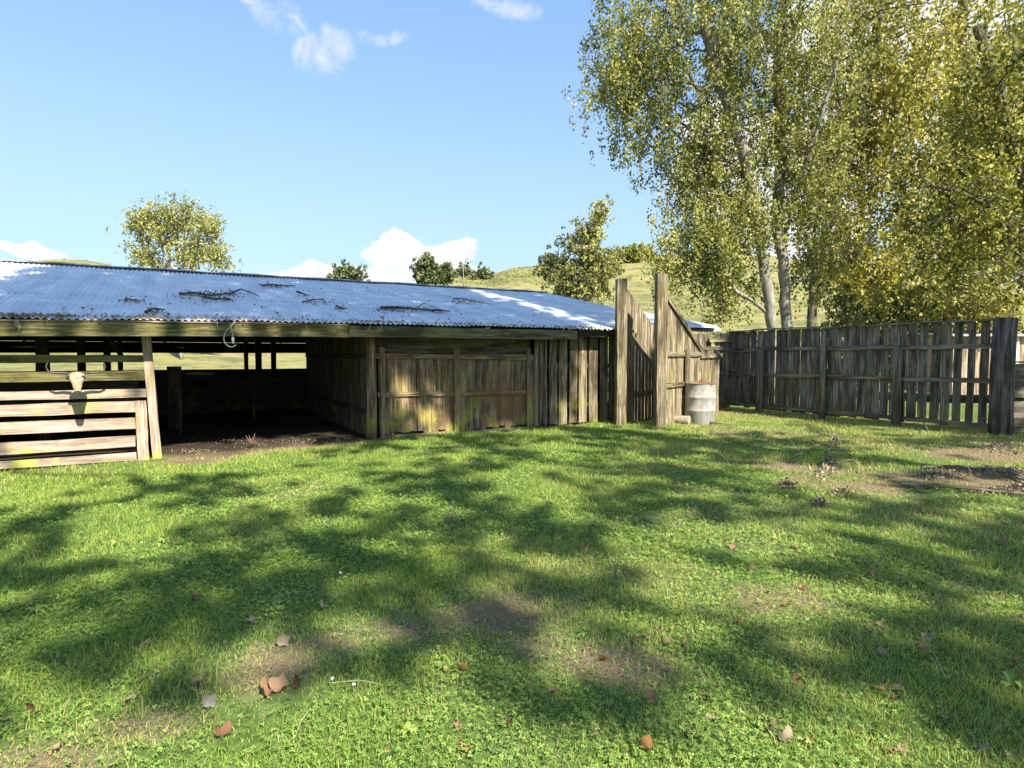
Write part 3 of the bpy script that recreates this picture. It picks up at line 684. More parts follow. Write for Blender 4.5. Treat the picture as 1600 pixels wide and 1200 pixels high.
# back wall: low wall, open gap, slatted boards above
m = MB()
z0 = 0.
for i in range(7):
    m.board(W(-11, 12.+.012*(i % 2), .08+i*.157), W(7.7, 12.+.012*(i % 2), .08+i*.157), ZV, .172, .02, 14, .002)
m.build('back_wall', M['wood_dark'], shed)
m = MB()
for z in (1.76, 1.945, 2.13, 2.30): m.board(W(-11, 12., z), W(7.7, 12., z), ZV, .177, .025, 14, .0025)
m.build('back_boards', M['wood_dark'], shed)
# half-height pen partition, boards closed up to darken the interior, and posts
m = MB(); sp = 7.2
for i in range(6): m.board(W(-10, sp+.02*(i % 2), .05+i*.18), W(tp(480, sp), sp+.02*(i % 2), .05+i*.18), ZV, .19, .02, 8)
mq = MB(); mq.board(W(tp(290, 4.), 4., 1.18), W(tp(336, 4.), 4., 1.18), ZV, .05, .03, 2); mq.build('pen_rail', M['wood'], shed)
m.build('pen_partition', M['wood_dark'], shed)
for px, s, pyt, w in ((272, 4., 573, .28), (280, 3., 600, .05), (395, 5., 600, .06)):
    t_ = tp(px, s); post('pen_post', t_, s, -.1, zp(pyt, t_, s), w, M['wood_dark'])
# left interior rails behind the gate
for (z, s) in ((.35, 1.6), (.75, 1.6), (1.05, 1.6)):
    m = MB(); m.board(W(-11, s, z), W(tp(215, s), s, z), ZV, .14, .03, 6); m.build('pen_rail', M['wood_dark'], shed)
m = MB(); m.board(at(163, 520, 12.5), at(190, 556, 12.6), UV_, .09, .06, 3); m.build('brace', M['wood_dark'], shed)
# ends of the shed; the unseen left one added to keep light out
m = MB(); s = -.3
while s < 12: m.board(W(-10.95, s, -.2), W(-10.95, s, roofz(-10.9, s)-.05), NV_, .145, .02, 3); s += .15
m.build('end_wall', M['wood_dark'], shed)
m = MB(); s = 1.2
while s < 12: m.board(W(min(9.25, vt(s)-.12), s, -.1), W(min(9.25, vt(s)-.12), s, roofz(min(9.25, vt(s)-.12), s)-.05), NV_, .145, .02, 3); s += .15
m.build('end_wall', M['wood_dark'], shed)
# divider wall of upright planks running back from the corner post
m = MB(); s = .16
while s < 6.6:
    w = random.uniform(.14, .19); top = min(roofz(0, s)-.1, 2.9); bot = -.02+random.uniform(0, .05)
    m.board(W(-.02+random.gauss(0, .006), s+w/2, bot), W(-.02, s+w/2, top-random.uniform(0, .06)), NV_, w, .022, 5, .004); s += w+random.choice([.004, .01, .02, .03])
m.build('plank_wall', wood('inner_planks', (.045, .038, .028), (.17, .145, .105), lam=.35, warm=(.13, .07, .04), tone=.8), shed)
m = MB(); m.board(W(-.055, .1, 1.58), W(-.055, 6.5, 1.60), ZV, .10, .04, 5); m.board(W(-.055, .1, .5), W(-.055, 6.5, .5), ZV, .1, .04, 5); m.build('wall_rail', M['wood_dark'], shed)
# front panelled wall px 590..833
sw = 0.03
m = MB(); t_ = tp(592)
while t_ < tp(833):
    w = random.uniform(.13, .17); m.board(W(t_+w/2, sw, .05+random.uniform(-.03, .03)), W(t_+w/2, sw, 1.62), UV_, w-.002, .02, 6, .0018); t_ += w
m.build('panel_boards', M['wood_wall'], shed)
m = MB(); m.board(W(tp(592), sw+.12, 1.86), W(tp(833), sw+.12, 1.82), ZV, .42, .02, 8, .002); m.build('top_board', wood('top_board_wood', (.06, .05, .035), (.17, .145, .10), lam=.3, ztop=5), shed)
def wrail(px0, px1, y0, y1, h, s, mat, name='wall_rail', T=.045):
    ta, tb = tp(px0, s), tp(px1, s); m = MB(); m.board(W(ta, s, zp(y0, ta, s)), W(tb, s, zp(y1, tb, s)), ZV, h, T, 8, .003); m.build(name, mat, shed)
wrail(588, 833, 556, 558, .10, -.005, M['wood_wall']); wrail(590, 822, 616, 613, .085, -.005, M['wood_pale'] if 0 else M['wood_wall'])
for px, w in ((597, .09), (713, .11), (826, .10)):
    t_ = tp(px, -.03); post('wall_post', t_, -.04, -.02, 1.75, w, M['wood_wall'], d=.04)
wrail(596, 833, 683, 668, .05, .0, M['stick'], 'sill')
# palings px 828..962 and on to the race wing
m = MB()
for (a, b_) in ((835, 841), (843, 855), (858.5, 870.5), (873.5, 886), (889.5, 901.5), (904.5, 917), (920.5, 934), (937.5, 949.5), (952, 963)):
    ta, tb = tp(a), tp(b_); tm = (ta+tb)/2
    m.board(W(tm, 0, .02+random.uniform(-.02, .03)), W(tm+random.gauss(0, .01), 0, 2.05), UV_, tb-ta, .022, 7, .004)
m.build('palings', M['wood'], shed)
m = MB(); t_ = tp(965)
while t_ < 7.3: m.board(W(t_+.08, 0.03, 0), W(t_+.08, 0.03, 2.05), UV_, .15, .022, 4, .003); t_ += .165
m.build('palings', M['wood_dark'], shed)
for z in (.45, 1.35):
    m = MB(); m.board(W(tp(836), .05, z), W(7.3, .05, z), ZV, .09, .045, 6); m.build('wall_rail', M['wood_dark'], shed)
# unseen dark panel added a little behind to block light through the palings
m = MB(); m.board(W(tp(600), 3.2, 1.1), W(7.4, 3.2, 1.1), ZV, 2.3, .02, 6); m.build('light_block_panel', M['wood_dark'], shed)
# link wall to the fence
m = MB(); t_ = 9.15
while t_ < 11.0:
    px = 800+F*W(t_+.08, 1.15).x/W(t_+.08, 1.15).y
    if not (1109 < px < 1117): m.board(W(t_+.08, 1.15, .05), W(t_+.08, 1.15, 2.22+random.uniform(-.03, .02)), UV_, .155, .022, 5, .004)
    t_ += .165
link_w = empty('paling_screen', W(10, 1.15, 0), 'short shaded screen of upright palings joining shed end to the fence', 'fence')
m.build('palings', M['wood_fence'], link_w)
for z in (.25, 1.1, 1.8):
    m = MB(); m.board(W(9.1, 1.11, z), W(11.0, 1.11, z), ZV, .10, .05, 3); m.build('rail', M['wood_fence'], link_w)
m = MB(); m.board(W(10.1, 1.05, 2.02), W(11.0, 1.05, 2.05), ZV, .10, .06, 3); m.build('lintel', M['wood'], link_w)
# ------------------------------------------------------------------ gate at the left
tg0, tg1 = -9.2, tp(226, -.08)
gate = empty('rail_gate', W(tp(150), -.08, -.13), 'sunlit gate of wide sun-bleached horizontal boards under the left eave', 'gate')
def zz(y0, y1, t_, s=-.08):   # linear in py between px 0 and px 208 -> constant world height
    return (zp(y0, tp(0, s), s)+zp(y1, tp(208, s), s))/2
for (a0, a1, b0, b1, mat, sx) in ((612, 625.5, 607.5, 620, 'wood_gate', 228), (633, 652, 627, 643.5, 'wood_gate', 209), (661, 681, 653, 670, 'wood_gate', 209), (693.7, 712, 680.7, 698.5, 'wood_gate', 209), (722, 734, 707.8, 720, 'wood_gate', 209)):
    s = -.08; t0, t1 = tp(0, s), tp(sx, s)
    zc0 = zp((a0+a1)/2, t0, s); zc1 = zp((b0+b1)/2, t1, s); h0 = (a1-a0)/F*W(t0, s).y; h1 = (b1-b0)/F*W(t1, s).y
    dz = (zc1-zc0)/(t1-t0); m = MB(); m.board(W(tg0, s, zc0+dz*(tg0-t0)), W(t1, s, zc1), ZV, (h0+h1)/2, .03, 10, .004); m.build('rail', M[mat], gate)
s = -.115; a = tp(218, s); m = MB(); m.board(W(a+.02, s, -.19), W(a, s, zp(626, a, s)), UV_, .155, .035, 6, .004); m.build('stile', M['wood_gate'], gate)
m = MB(); m.board(W(tg0, -.05, -.17), W(tp(215), -.05, -.165), ZV, .035, .10, 6, .004); m.build('bottom_plate', M['stick'], gate)
for (y0, y1, yy0, yy1, nm) in ((555, 567, 554.5, 566, 'head_rail'), (581, 598, 580, 592.5, 'top_rail')):
    s = .02; t0, t1 = tp(0, s), tp(226, s); zc0 = zp((y0+y1)/2, t0, s); zc1 = zp((yy0+yy1)/2, t1, s); h = (y1-y0+yy1-yy0)/2/F*9.5; dz = (zc1-zc0)/(t1-t0)
    m = MB(); m.board(W(tg0, s, zc0+dz*(tg0-t0)), W(t1, s, zc1), ZV, h, .045, 8, .004); m.build('wall_rail', M['fascia'], shed)
# ------------------------------------------------------------------ horned skull on the rail
sk = at(120, 590, 9.15); skr = empty('horned_skull', sk, 'bleached horned cattle skull hung on the top rail of the left pen', 'skull')
m = MB(); d = (-NV_); 
def ring(c, w, h, n=10):
    return [c+UV_*(w*math.cos(2*math.pi*i/n))+ZV*(h*math.sin(2*math.pi*i/n)) for i in range(n)]
c0 = W(*ts(sk.x, sk.y), 0)*0+sk
prof = [(0, .03, .08, .05), (.04, .02, .115, .07), (.10, .0, .11, .075), (.16, -.04, .085, .06), (.23, -.085, .062, .05), (.30, -.125, .058, .042), (.34, -.15, .045, .03)]
base = 0; n = 12
for (f, dz, w, h) in prof:
    cc = c0+(-NV_)*(f*.9)+ZV*dz*1.0+UV_*(f*.12)
    m.v += [tuple(p) for p in ring(cc, w, h, n)]
for i in range(len(prof)-1):
    for j in range(n):
        q = i*n+j; r_ = i*n+(j+1) % n; m.f.append((q, r_, r_+n, q+n)); m.sm.append(True); m.uv += [(0, 0)]*4
m.f.append(tuple(reversed(range(n)))); m.uv += [(0, 0)]*n; m.sm.append(False); m.f.append(tuple((len(prof)-1)*n+j for j in range(n))); m.uv += [(0, 0)]*n; m.sm.append(False)
crn = m.build('cranium', M['bone'], skr)
for sg in (-1, 1):
    m = MB(); cc = c0+(-NV_)*.11+UV_*(sg*.095)+ZV*.005
    m.tube([cc+UV_*(-sg*.02), cc+UV_*(sg*.022)], [.032, .026], 10); m.build('eye_socket', M['hole'], crn)
    m = MB(); pts = [c0+UV_*(sg*x)+ZV*z+(-NV_)*.02 for x, z in ((.08, .06), (.18, .075), (.28, .07), (.345, .10), (.365, .17), (.34, .235))]
    m.tube(pts, [.022, .019, .016, .013, .009, .003], 10); m.build('horn', M['horn'], skr)
# ------------------------------------------------------------------ cable hanging from the fascia
ck = ES-.02
def wp(px, py, s=ck): t_ = tp(px, s); return W(t_, s, zp(py, t_, s))
cab = empty('hanging_cable', wp(362, 506), 'loop of pale cable with a white plug dangling from the eave', 'cable')
m = MB(); ctr = [wp(*q) for q in ((370, 503), (366, 507), (358, 514), (352, 522), (350.5, 530), (353, 537), (358, 541.5), (364, 542), (370, 539))]; m.tube(ctr, .007, 6); m.build('loop', M['cable'], cab)
m = MB(); m.tube([wp(*q) for q in ((361.5, 507), (363, 515), (364.5, 523), (365, 528))], .008, 6); dw = m.build('drop_wire', M['cable'], cab)
m = MB(); m.tube([wp(365, 527), wp(365, 531), wp(365.2, 533), wp(365.4, 537)], [.02, .024, .02, .014], 10); m.build('plug', M['white'], dw)
for px, py in ((44, 521), (209, 521)):
    pass
# ------------------------------------------------------------------ race wings
def wing(A, tlen, zt0, zt1, dirv, label, postname_h, prails, mats, topcap, twoface=False):  # material tuple order: post, palings, rails
    nrm = Vector((dirv.y, -dirv.x, 0))
    root = empty('loading_race_wing', A, label, 'ramp wing', 'race wings at the end of the shed')
    m = MB(); m.board(A+Vector((0, 0, -.2)), A+Vector((0, 0, postname_h)), Vector((1, .1, 0)), .225, .21, 12, .005); m.build('post', mats[0], root)
    m = MB(); k = .12
    while k < tlen:
        w = min(random.uniform(.14, .17), tlen-k+.05); f0 = (k-.1)/(tlen-.1); f1 = (k+w-.1)/(tlen-.1)
        zc = zt0+(zt1-zt0)*(f0+f1)/2; p = A+dirv*(k+w/2)+nrm*random.gauss(0, .004)
        # board with a sloping top
        base = len(m.v); uo = random.random()*40; hw = w/2-.002
        zl = zt0+(zt1-zt0)*f0; zr = zt0+(zt1-zt0)*f1
        for z_i in range(7):
            for (su, sn) in ((-1, -1), (1, -1), (1, 1), (-1, 1)):
                zt = (zl if su < 0 else zr); z = .03+(zt-.03)*z_i/6
                m.v.append(tuple(p+dirv*(su*hw+random.gauss(0, .003))+nrm*(sn*.011)+ZV*z))
        for z_i in range(6):
            for j in range(4):
                q = base+z_i*4+j; r_ = base+z_i*4+(j+1) % 4; m.f.append((q, r_, r_+4, q+4)); m.sm.append(False)
                u0 = uo+j*w; m.uv += [(u0, z_i*.5), (u0+w, z_i*.5), (u0+w, z_i*.5+.5), (u0, z_i*.5+.5)]
        e = base+24; m.f.append((e, e+1, e+2, e+3)); m.uv += [(0, 0)]*4; m.sm.append(False)
        k += w+random.choice([.003, .008, .014])
    m.build('palings', mats[1], root)
    for (z, side) in prails:
        zm = min(tlen, .1+(z-zt0)/(zt1-zt0)*(tlen-.1)) if z > zt1 else tlen
        m = MB(); m.board(A+dirv*.1+nrm*(.035*side)+ZV*z, A+dirv*zm+nrm*(.035*side)+ZV*z, ZV, .10, .045, 5, .004); m.build('rail', mats[2], root)
    if topcap:
        m = MB(); m.board(A+dirv*.1+nrm*.035+ZV*(zt0-.02), A+dirv*(tlen+.05)+nrm*.035+ZV*(zt1-.02), ZV, .10, .045, 7, .004); m.build('top_rail', mats[2], root)
    return root, nrm
DV = Vector((1.13, 1.36, 0)).normalized()
PA = Vector((2.47, 13.85, 0)); PB = Vector((3.255, 13.35, 0))
wing(PA, 1.72, 3.22, 2.24, DV, 'left race wing, tall post with pale planks half in diagonal shadow', 3.32, [(.5, -1), (1.4, -1)], (M['wood'], M['wood_pale'], M['wood']), False)
wing(PB, 2.15, 2.98, 1.72, DV, 'right race wing with a sloping top rail, standing behind the drum', 3.36, [(1.62, 1), (.93, 1)], (M['wood'], M['wood_pale'], M['wood']), True)
m = MB(); k = 2.2
lo = empty('low_palings', PB+DV*2.6, 'low run of mossy palings between the right race wing and the shed', 'fence')
while k < 3.5: m.board(PB+DV*k, PB+DV*k+ZV*random.uniform(1.66, 1.76), DV, .14, .022, 4, .004); k += .165
m.build('palings', M['wood_pale'], lo)
m = MB(); m.board(PB+DV*2.12+Vector((.03, -.03, 1.58)), PB+DV*3.5+Vector((.03, -.03, 1.6)), ZV, .10, .05, 4); m.build('rail', M['wood'], lo)
m = MB(); q = PB+DV*1.25+Vector((.07, -.05, 0)); m.board(q, q+ZV*1.75, DV, .16, .05, 4); m.build('post', M['wood'], lo)
# ------------------------------------------------------------------ drum, log
dc_ = at(1094, 600, 14.2); dz0 = g1(dc_.x, dc_.y)
dr = empty('steel_drum', (dc_.x, dc_.y, dz0), 'dented pale grey steel drum with a rusty rim by the race wing', 'drum')
r_, h_ = .345, .94; prof = [(r_*.97, 0), (r_, .015)]
for zc in (.31, .62):
    prof += [(r_, zc-.03), (r_*1.03, zc-.012), (r_*1.035, zc), (r_*1.03, zc+.012), (r_, zc+.03)]
prof += [(r_, .80), (r_*.995, .9), (r_, h_-.02)]
m = MB(); m.lathe((dc_.x, dc_.y, dz0), prof, 48); ob = m.build('shell', M['drum'], dr)
for v in ob.data.vertices:
    n_ = mnoise.noise(Vector((v.co.x*5, v.co.y*5, v.co.z*4))); c2 = Vector((dc_.x, dc_.y, v.co.z)); dd = (v.co-c2); v.co = c2+dd*(1+n_*.04)
m = MB(); m.lathe((dc_.x, dc_.y, dz0), [(r_, h_-.022), (r_*1.035, h_-.016), (r_*1.04, h_), (r_*1.0, h_+.006), (r_*.965, h_-.005), (r_*.96, h_-.06)], 48); m.build('rim', M['rust'], ob)
m = MB(); m.lathe((dc_.x, dc_.y, dz0), [(r_*.96, h_-.05), (r_*.95, .05), (0.001, .045)], 48); m.build('inside', M['rust'], dr)
lg = Vector((3.90, 13.78, 0)); lr = empty('hollow_log', (lg.x, lg.y, .0), 'short bleached hollow log end lying at the foot of the drum', 'log')
a = Vector((lg.x-.17, lg.y+.22, .10)); b_ = Vector((lg.x+.14, lg.y+.02, .11))
m = MB(); 
ax = (b_-a).normalized(); m.tube([a, a.lerp(b_, .5), b_], [.10, .115, .115], 18, .03, cap=False)
m.tube([b_, b_+ax*.012, b_+ax*.002, b_-ax*.15], [.115, .10, .065, .06], 18, .02, cap=False); m.build('bark', M['stump'], lr)
m = MB(); m.tube([b_-ax*.14, b_-ax*.10], [.075, .075], 12); m.tube([a-ax*.004, a+ax*.02], [.1, .1], 12); m.build('hole_fill', M['hole'], lr)
# ------------------------------------------------------------------ paling fence on the right
FA, FB = Vector((6.4, 18., 0)), Vector((9.8, 12.2, 0)); FD = (FB-FA); FL = FD.length; FD.normalize(); FN = Vector((FD.y, -FD.x, 0))
if FN.dot(-FA) < 0: FN = -FN
fence = empty('paling_fence', FA.lerp(FB, .5), 'tall weathered paling fence with three rails along the right side of the lawn', 'fence')
def fk(px): p = (px-800)/F; return (p*FA.y-FA.x)/(FD.x-p*FD.y)
m = MB(); gaps = [fk(x) for x in (1416, 1433.5, 1451, 1469, 1487, 1506, 1525.6, 1546.6)]
edges = []; k = .02
while k < gaps[0]-.1:
    w = random.uniform(.165, .195); g = random.choice([.004, .006, .012, .02, .028])
    edges.append((k, min(k+w, gaps[0]-.02))); k += w+g
gw = [.035, .045, .06, .04, .065, .085, .095, .07]
for i in range(7): edges.append((gaps[i]+gw[i]/2, gaps[i+1]-gw[i+1]/2))
for (a, b_) in edges:
    if b_-a < .04: continue
    tm = (a+b_)/2; z0 = .10+random.uniform(-.03, .03); p = FA+FD*tm-FN*.012; gz_ = g1(p.x, p.y)
    m.board(p+ZV*(z0+gz_), p+FD*random.gauss(0, .012)+ZV*(2.29+random.uniform(-.03, .01)), FD, b_-a, .02, 7, .004)
m.build('palings', M['wood_fence'], fence)
for (z0, z1, h, off) in ((2.31, 2.31, .04, .03), (1.77, 1.79, .10, .03), (1.06, 1.08, .10, .03), (.20, .15, .09, .03)):
    cuts = [0, fk(1192), fk(1291), fk(1407), FL-.1]
    for i in range(4):
        a, b_ = cuts[i], cuts[i+1]; za = z0+(z1-z0)*a/FL+random.gauss(0, .012); zb = z0+(z1-z0)*b_/FL+random.gauss(0, .012)
        m = MB(); m.board(FA+FD*(a+.01)+FN*off+ZV*za, FA+FD*(b_-.01)+FN*off+ZV*zb, ZV, h, .05 if h > .05 else .10, 6, .004); m.build('rail', M['wood_fence'], fence)
for px, w, hh in ((1139, .13, 2.25), (1192, .20, 1.75), (1291, .15, 2.2), (1407, .18, 1.75)):
    k = fk(px); p = FA+FD*k+FN*.13; m = MB(); m.tube([p-ZV*.2, p+ZV*1., p+ZV*hh], [w/2*1.05, w/2, w/2*.95], 12, .02); m.build('post', M['wood_fence'], fence)
cp = at(1566, 590, 12.15); cpr = MB(); cpr.tube([Vector((cp.x, cp.y, -.2)), Vector((cp.x, cp.y, .5)), Vector((cp.x, cp.y, 1.3)), Vector((cp.x+.03, cp.y, 2.34))], [.215, .20, .20, .195], 20, .02)
o = cpr.build('corner_post', wood('corner_wood', (.05, .043, .036), (.19, .165, .135), lam=.15)); tag(o, 'thick dark round gatepost at the near end of the paling fence', 'post')
bp = empty('board_fence', (11.6, 12.3, 0), 'low fence of wide grey boards running right from the thick corner post', 'fence')
for z0, z1 in ((.10, .74), (.79, 1.43)):
    m = MB(); m.board(Vector((cp.x+.16, 12.25, (z0+z1)/2)), Vector((14.5, 12.4, (z0+z1)/2)), ZV, z1-z0, .03, 8, .004); m.build('board', wood('grey_board', (.08, .07, .055), (.24, .215, .17), lam=.3), bp)
for z in (.765, 1.46, .07): m = MB(); m.board(Vector((cp.x+.16, 12.2, z)), Vector((14.5, 12.35, z)), ZV, .03, .07, 4); m.build('rail', M['wood'], bp)
m = MB(); m.board(Vector((14.4, 12.4, -.1)), Vector((14.4, 12.4, 1.5)), Vector((1, 0, 0)), .14, .14); m.build('post', M['wood_fence'], bp)
# timber hut beyond the fence
hx0, hx1, hy = (1488-800)/F*20, 21., 20.
hut = empty('timber_hut', (17.5, 20, 0), 'sunlit small hut with tan upright cladding beyond the fence corner', 'hut')
m = MB(); x = hx0
while x < hx1: m.board(Vector((x+.07, hy, .3)), Vector((x+.07, hy, 2.25)), Vector((1, 0, 0)), .138, .03, 3, .002); x += .145
m.build('front_wall', M['hut'], hut)
m = MB(); y_ = hy+.1
while y_ < 23: m.board(Vector((hx0+.02, y_, .3)), Vector((hx0+.02, y_, 2.25)), Vector((0, 1, 0)), .138, .03, 2, .002); y_ += .145
m.build('side_wall', M['hut'], hut); m = MB()
y_ = hy+.1
while y_ < 23: m.board(Vector((hx1-.02, y_, .3)), Vector((hx1-.02, y_, 2.25)), Vector((0, 1, 0)), .138, .03, 2, .002); y_ += .145
m.build('side_wall', M['hut'], hut)
m = MB(); m.board(Vector((hx0-.2, 21.5, 2.33)), Vector((hx1+.2, 21.5, 2.33)), Vector((0, 1, .05)), 3.5, .05, 4); m.build('roof', M['roofhut'], hut)
m = MB(); q = (1589-800)/F*19.9; m.board(Vector((q, 19.93, .3)), Vector((q, 19.93, 2.28)), Vector((1, 0, 0)), .09, .04, 3); m.build('white_trim', M['white'], hut)
# ------------------------------------------------------------------ sticks and debris
def stick(name, pts, r, mat, label, cat='stick', group=None, twigs=0, parent=None, up=.03):
    m = MB(); pts = [Vector(p) for p in pts]; m.tube(pts, [r*(1-.6*i/(len(pts)-1)) for i in range(len(pts))], 6, .06)
    for _ in range(twigs):
        i = random.randrange(len(pts)-1); a = pts[i].lerp(pts[i+1], random.random()); L = min((pts[-1]-pts[0]).length*random.uniform(.10, .30), random.uniform(.12, .38))
        d = (pts[i+1]-pts[i]).normalized(); side = Vector((random.gauss(0, 1), random.gauss(0, 1), random.uniform(0, 1)*up*4)).normalized(); side.z = abs(side.z)*up*6*random.random(); b_ = a+(d*.6+side*.8).normalized()*L; b_.z = max(b_.z, a.z-.03)
        mid = a.lerp(b_, .5)+Vector((random.gauss(0, .04), random.gauss(0, .04), random.uniform(0, .04)))*L*2; m.tube([a, mid, b_], [r*.5, r*.35, r*.15], 5)
    o = m.build(name, mat); return tag(o, label, cat, group)
def gpts(lst, h=.02):
    out = []
    for (px, py) in lst: p = on(px, py); out.append(Vector((p.x, p.y, g1(p.x, p.y)+h+random.uniform(0, .015))))
    return out
GS = 'fallen sticks on the lawn'
stick('fallen_branch', gpts([(1408, 762), (1450, 765), (1500, 768), (1560, 774), (1612, 778)], .04), .028, M['stick'], 'long straight bleached stick lying on the lawn below the corner post', group=GS, twigs=3)
stick('fallen_branch', gpts([(1242, 719), (1262, 708), (1282, 698), (1305, 700)], .05), .012, M['stick'], 'leftmost thin forked stick on the twig heap right of the drum', group=GS, twigs=6)
stick('fallen_branch', gpts([(1268, 692), (1285, 699), (1310, 705), (1330, 718), (1345, 738), (1352, 752)], .05), .013, M['stick'], 'curved bare twig arching over the right side of the twig heap', group=GS, twigs=4)
stick('fallen_branch', gpts([(1308, 690), (1298, 703), (1290, 716), (1285, 735)], .05), .018, M['stick'], 'dark knobbly stick in the middle of the twig heap', group=GS, twigs=6)
stick('fallen_branch', gpts([(1190, 702), (1200, 694), (1204, 690)], .05), .012, M['stick'], 'small lone pale twig left of the twig heap', group=GS)
stick('fallen_branch', gpts([(1442, 668), (1447, 676), (1450, 682)], .12), .014, M['stick'], 'short pale twig sticking up near the base of the paling fence', group=GS)
stick('fallen_branch', gpts([(1575, 742), (1588, 748), (1604, 758), (1618, 762)], .06), .035, M['stick'], 'thick crooked bleached branch in the bare dirt below the board fence', group=GS, twigs=4)
stick('fallen_branch', gpts([(1095, 662), (1118, 664), (1150, 666)], .04), .03, M['stick'], 'narrow brown stick on the grass in front of the drum', group=GS)
stick('fallen_branch', gpts([(1440, 735), (1480, 733), (1530, 737), (1570, 735)], .04), .022, M['stick'], 'gnarled dark stick lying in the long dirt patch on the right', group=GS, twigs=6)
# bark and leaf heaps
def litter(name, label, blobs, n, mat, sz, h=.06, group=None, roof=False):
    P = []
    for (px, py, rx, ry) in blobs:
        for _ in range(int(n/len(blobs))):
            qx, qy = px+random.gauss(0, rx*.5), py+random.gauss(0, ry*.5)
            if roof: P.append(tuple(roofpt(qx, qy, .02+abs(random.gauss(0, h*.5)))))
            else: p = on(qx, qy); P.append((p.x, p.y, p.z+.01+abs(random.gauss(0, h*.5))))
    P = np.array(P); o = leafmesh(name, P, rng.random(len(P)), sz, sz*.5, mat, None, flat=1.2)
    return tag(o, label, 'leaf litter', group, 'stuff')
def roofpt(px, py, up=.03):
    d = ray(px, py); o_ = Vector((0, 0, CH)); k = 12.
    lo_, hi_ = 6., 28.
    for _ in range(40):
        k = (lo_+hi_)/2; p = o_+d*(k/d.y); t_, s_ = ts(p.x, p.y); z = roofz(t_, max(s_, ES))
        if s_ < ES or p.z > z: lo_ = k
        else: hi_ = k
        if s_ > RS: hi_ = k
    return p+ZV*up
litter('leaf_litter', 'heap of brown curled bark and dead leaves under the twig heap', [(1285, 742, 22, 8), (1300, 728, 10, 10), (1305, 692, 8, 6), (1315, 775, 22, 5), (1230, 762, 10, 4), (1282, 790, 10, 4)], 620, M['straw'], .055, .07)
litter('leaf_litter', 'dry bark and stem scraps over the bare dirt at the right edge', [(1500, 738, 60, 7), (1560, 736, 40, 6), (1590, 765, 24, 10), (1540, 770, 40, 5), (1470, 745, 30, 6), (1560, 700, 40, 10)], 2200, M['straw'], .045, .02)
litter('straw_litter', 'pale straw and dung litter on the shed floor by the opening', [(300, 706, 40, 5), (420, 697, 60, 7), (520, 688, 50, 5), (470, 692, 40, 5), (360, 690, 90, 8), (700, 681, 80, 3), (640, 683, 50, 3), (790, 675, 60, 3)], 1500, M['straw'], .024, .012)
# debris on the roof
GR = 'dead branches lying on the iron roof'
def rbranch(lst, r, label, tw=8, mat='stick_dark'):
    return stick('roof_branch', [roofpt(x, y, .04+random.uniform(0, .04)) for x, y in lst], r, M[mat], label, 'branch', GR, tw, up=.05)
rbranch([(281, 463), (305, 462), (330, 465), (360, 461), (372, 458)], .026, 'large tangled dead branch on the roof above the hanging cable', 16)
rbranch([(362, 461), (376, 456), (392, 461), (405, 469)], .016, 'thin arching twig off the right end of the large roof branch', 3)
rbranch([(318, 468), (335, 472), (352, 470), (366, 474)], .022, 'twiggy stem just below the large tangled roof branch', 10)
rbranch([(176, 433), (190, 434), (205, 436), (222, 437)], .026, 'small dark branch high on the left of the roof below the ridge', 9)
rbranch([(150, 462), (165, 459), (176, 461)], .022, 'short black stick on the left of the roof beside pale bark', 4)
rbranch([(183, 468), (198, 471), (214, 475)], .026, 'pale peeling bark branch on the left of the roof', 6, 'stick')
rbranch([(227, 492), (240, 489), (258, 489)], .024, 'dark forked twig close above the left eave', 6)
rbranch([(409, 449), (425, 448), (442, 450), (458, 451)], .026, 'dark branch near the ridge in the middle of the roof', 9)
rbranch([(464, 461), (476, 465)], .026, 'short stub of branch just right of the middle of the roof', 2)
rbranch([(472, 475), (490, 471), (503, 472), (511, 478)], .015, 'thin curved grey twig on the roof above the plank wall', 5)
rbranch([(525, 482), (535, 485), (543, 487)], .022, 'short grey stick on the roof directly above the corner post', 3)
rbranch([(594, 484), (620, 485), (650, 486), (675, 488), (704, 491)], .034, 'longest dark branch on the roof, above the panelled wall', 16)
rbranch([(653, 484), (663, 478), (676, 482), (690, 489)], .012, 'wiry twig looping over the longest roof branch', 1)
rbranch([(708, 471), (722, 470), (738, 475), (768, 480)], .02, 'thin grey branch on the right half of the roof', 8, 'stick')
P = []
for (px, py, rx, ry) in [(335, 465, 40, 6), (310, 463, 30, 4), (205, 435, 16, 3), (200, 470, 18, 4), (245, 490, 12, 3), (435, 450, 18, 2), (500, 473, 16, 5), (640, 486, 40, 4), (600, 486, 14, 3), (735, 472, 24, 4), (530, 484, 8, 3), (475, 463, 6, 2)]:
    for _ in range(int(rx*4)): P.append(tuple(roofpt(random.gauss(px, rx*.7), random.gauss(py, ry*.6), .02+abs(random.gauss(0, .03)))))
o = leafmesh('bark_litter', np.array(P), rng.random(len(P))*.5, .06, .022, M['straw'], None, flat=1.5); tag(o, 'dark bark crumbs and twiglets round the roof branches', 'leaf litter', None, 'stuff')
P = []
for _ in range(260):
    px = random.uniform(0, 950); p = roofpt(px, random.uniform(430, 508), .02); P.append(tuple(p))
o = leafmesh('leaf_litter', np.array(P), rng.random(len(P)), .06, .04, M['stick_dark'] if 0 else M['straw'], None, flat=2.); tag(o, 'scattered small dead leaves over the iron roof', 'leaf litter', None, 'stuff')
P = []
for _ in range(1400):
    c_ = random.choice([(15, 30), (40, 20), (200, 60), (95, 15), (330, 40), (590, 25), (700, 60), (820, 50), (920, 25), (935, 25), (760, 90), (230, 25), (455, 60)])
    t_ = tp(random.gauss(c_[0], c_[1]), ES); s_ = ES+abs(random.gauss(0, .10)); P.append(tuple(W(t_, s_, float(eavez(t_))+.25*(s_-ES)+.02+abs(random.gauss(0, .012)))))
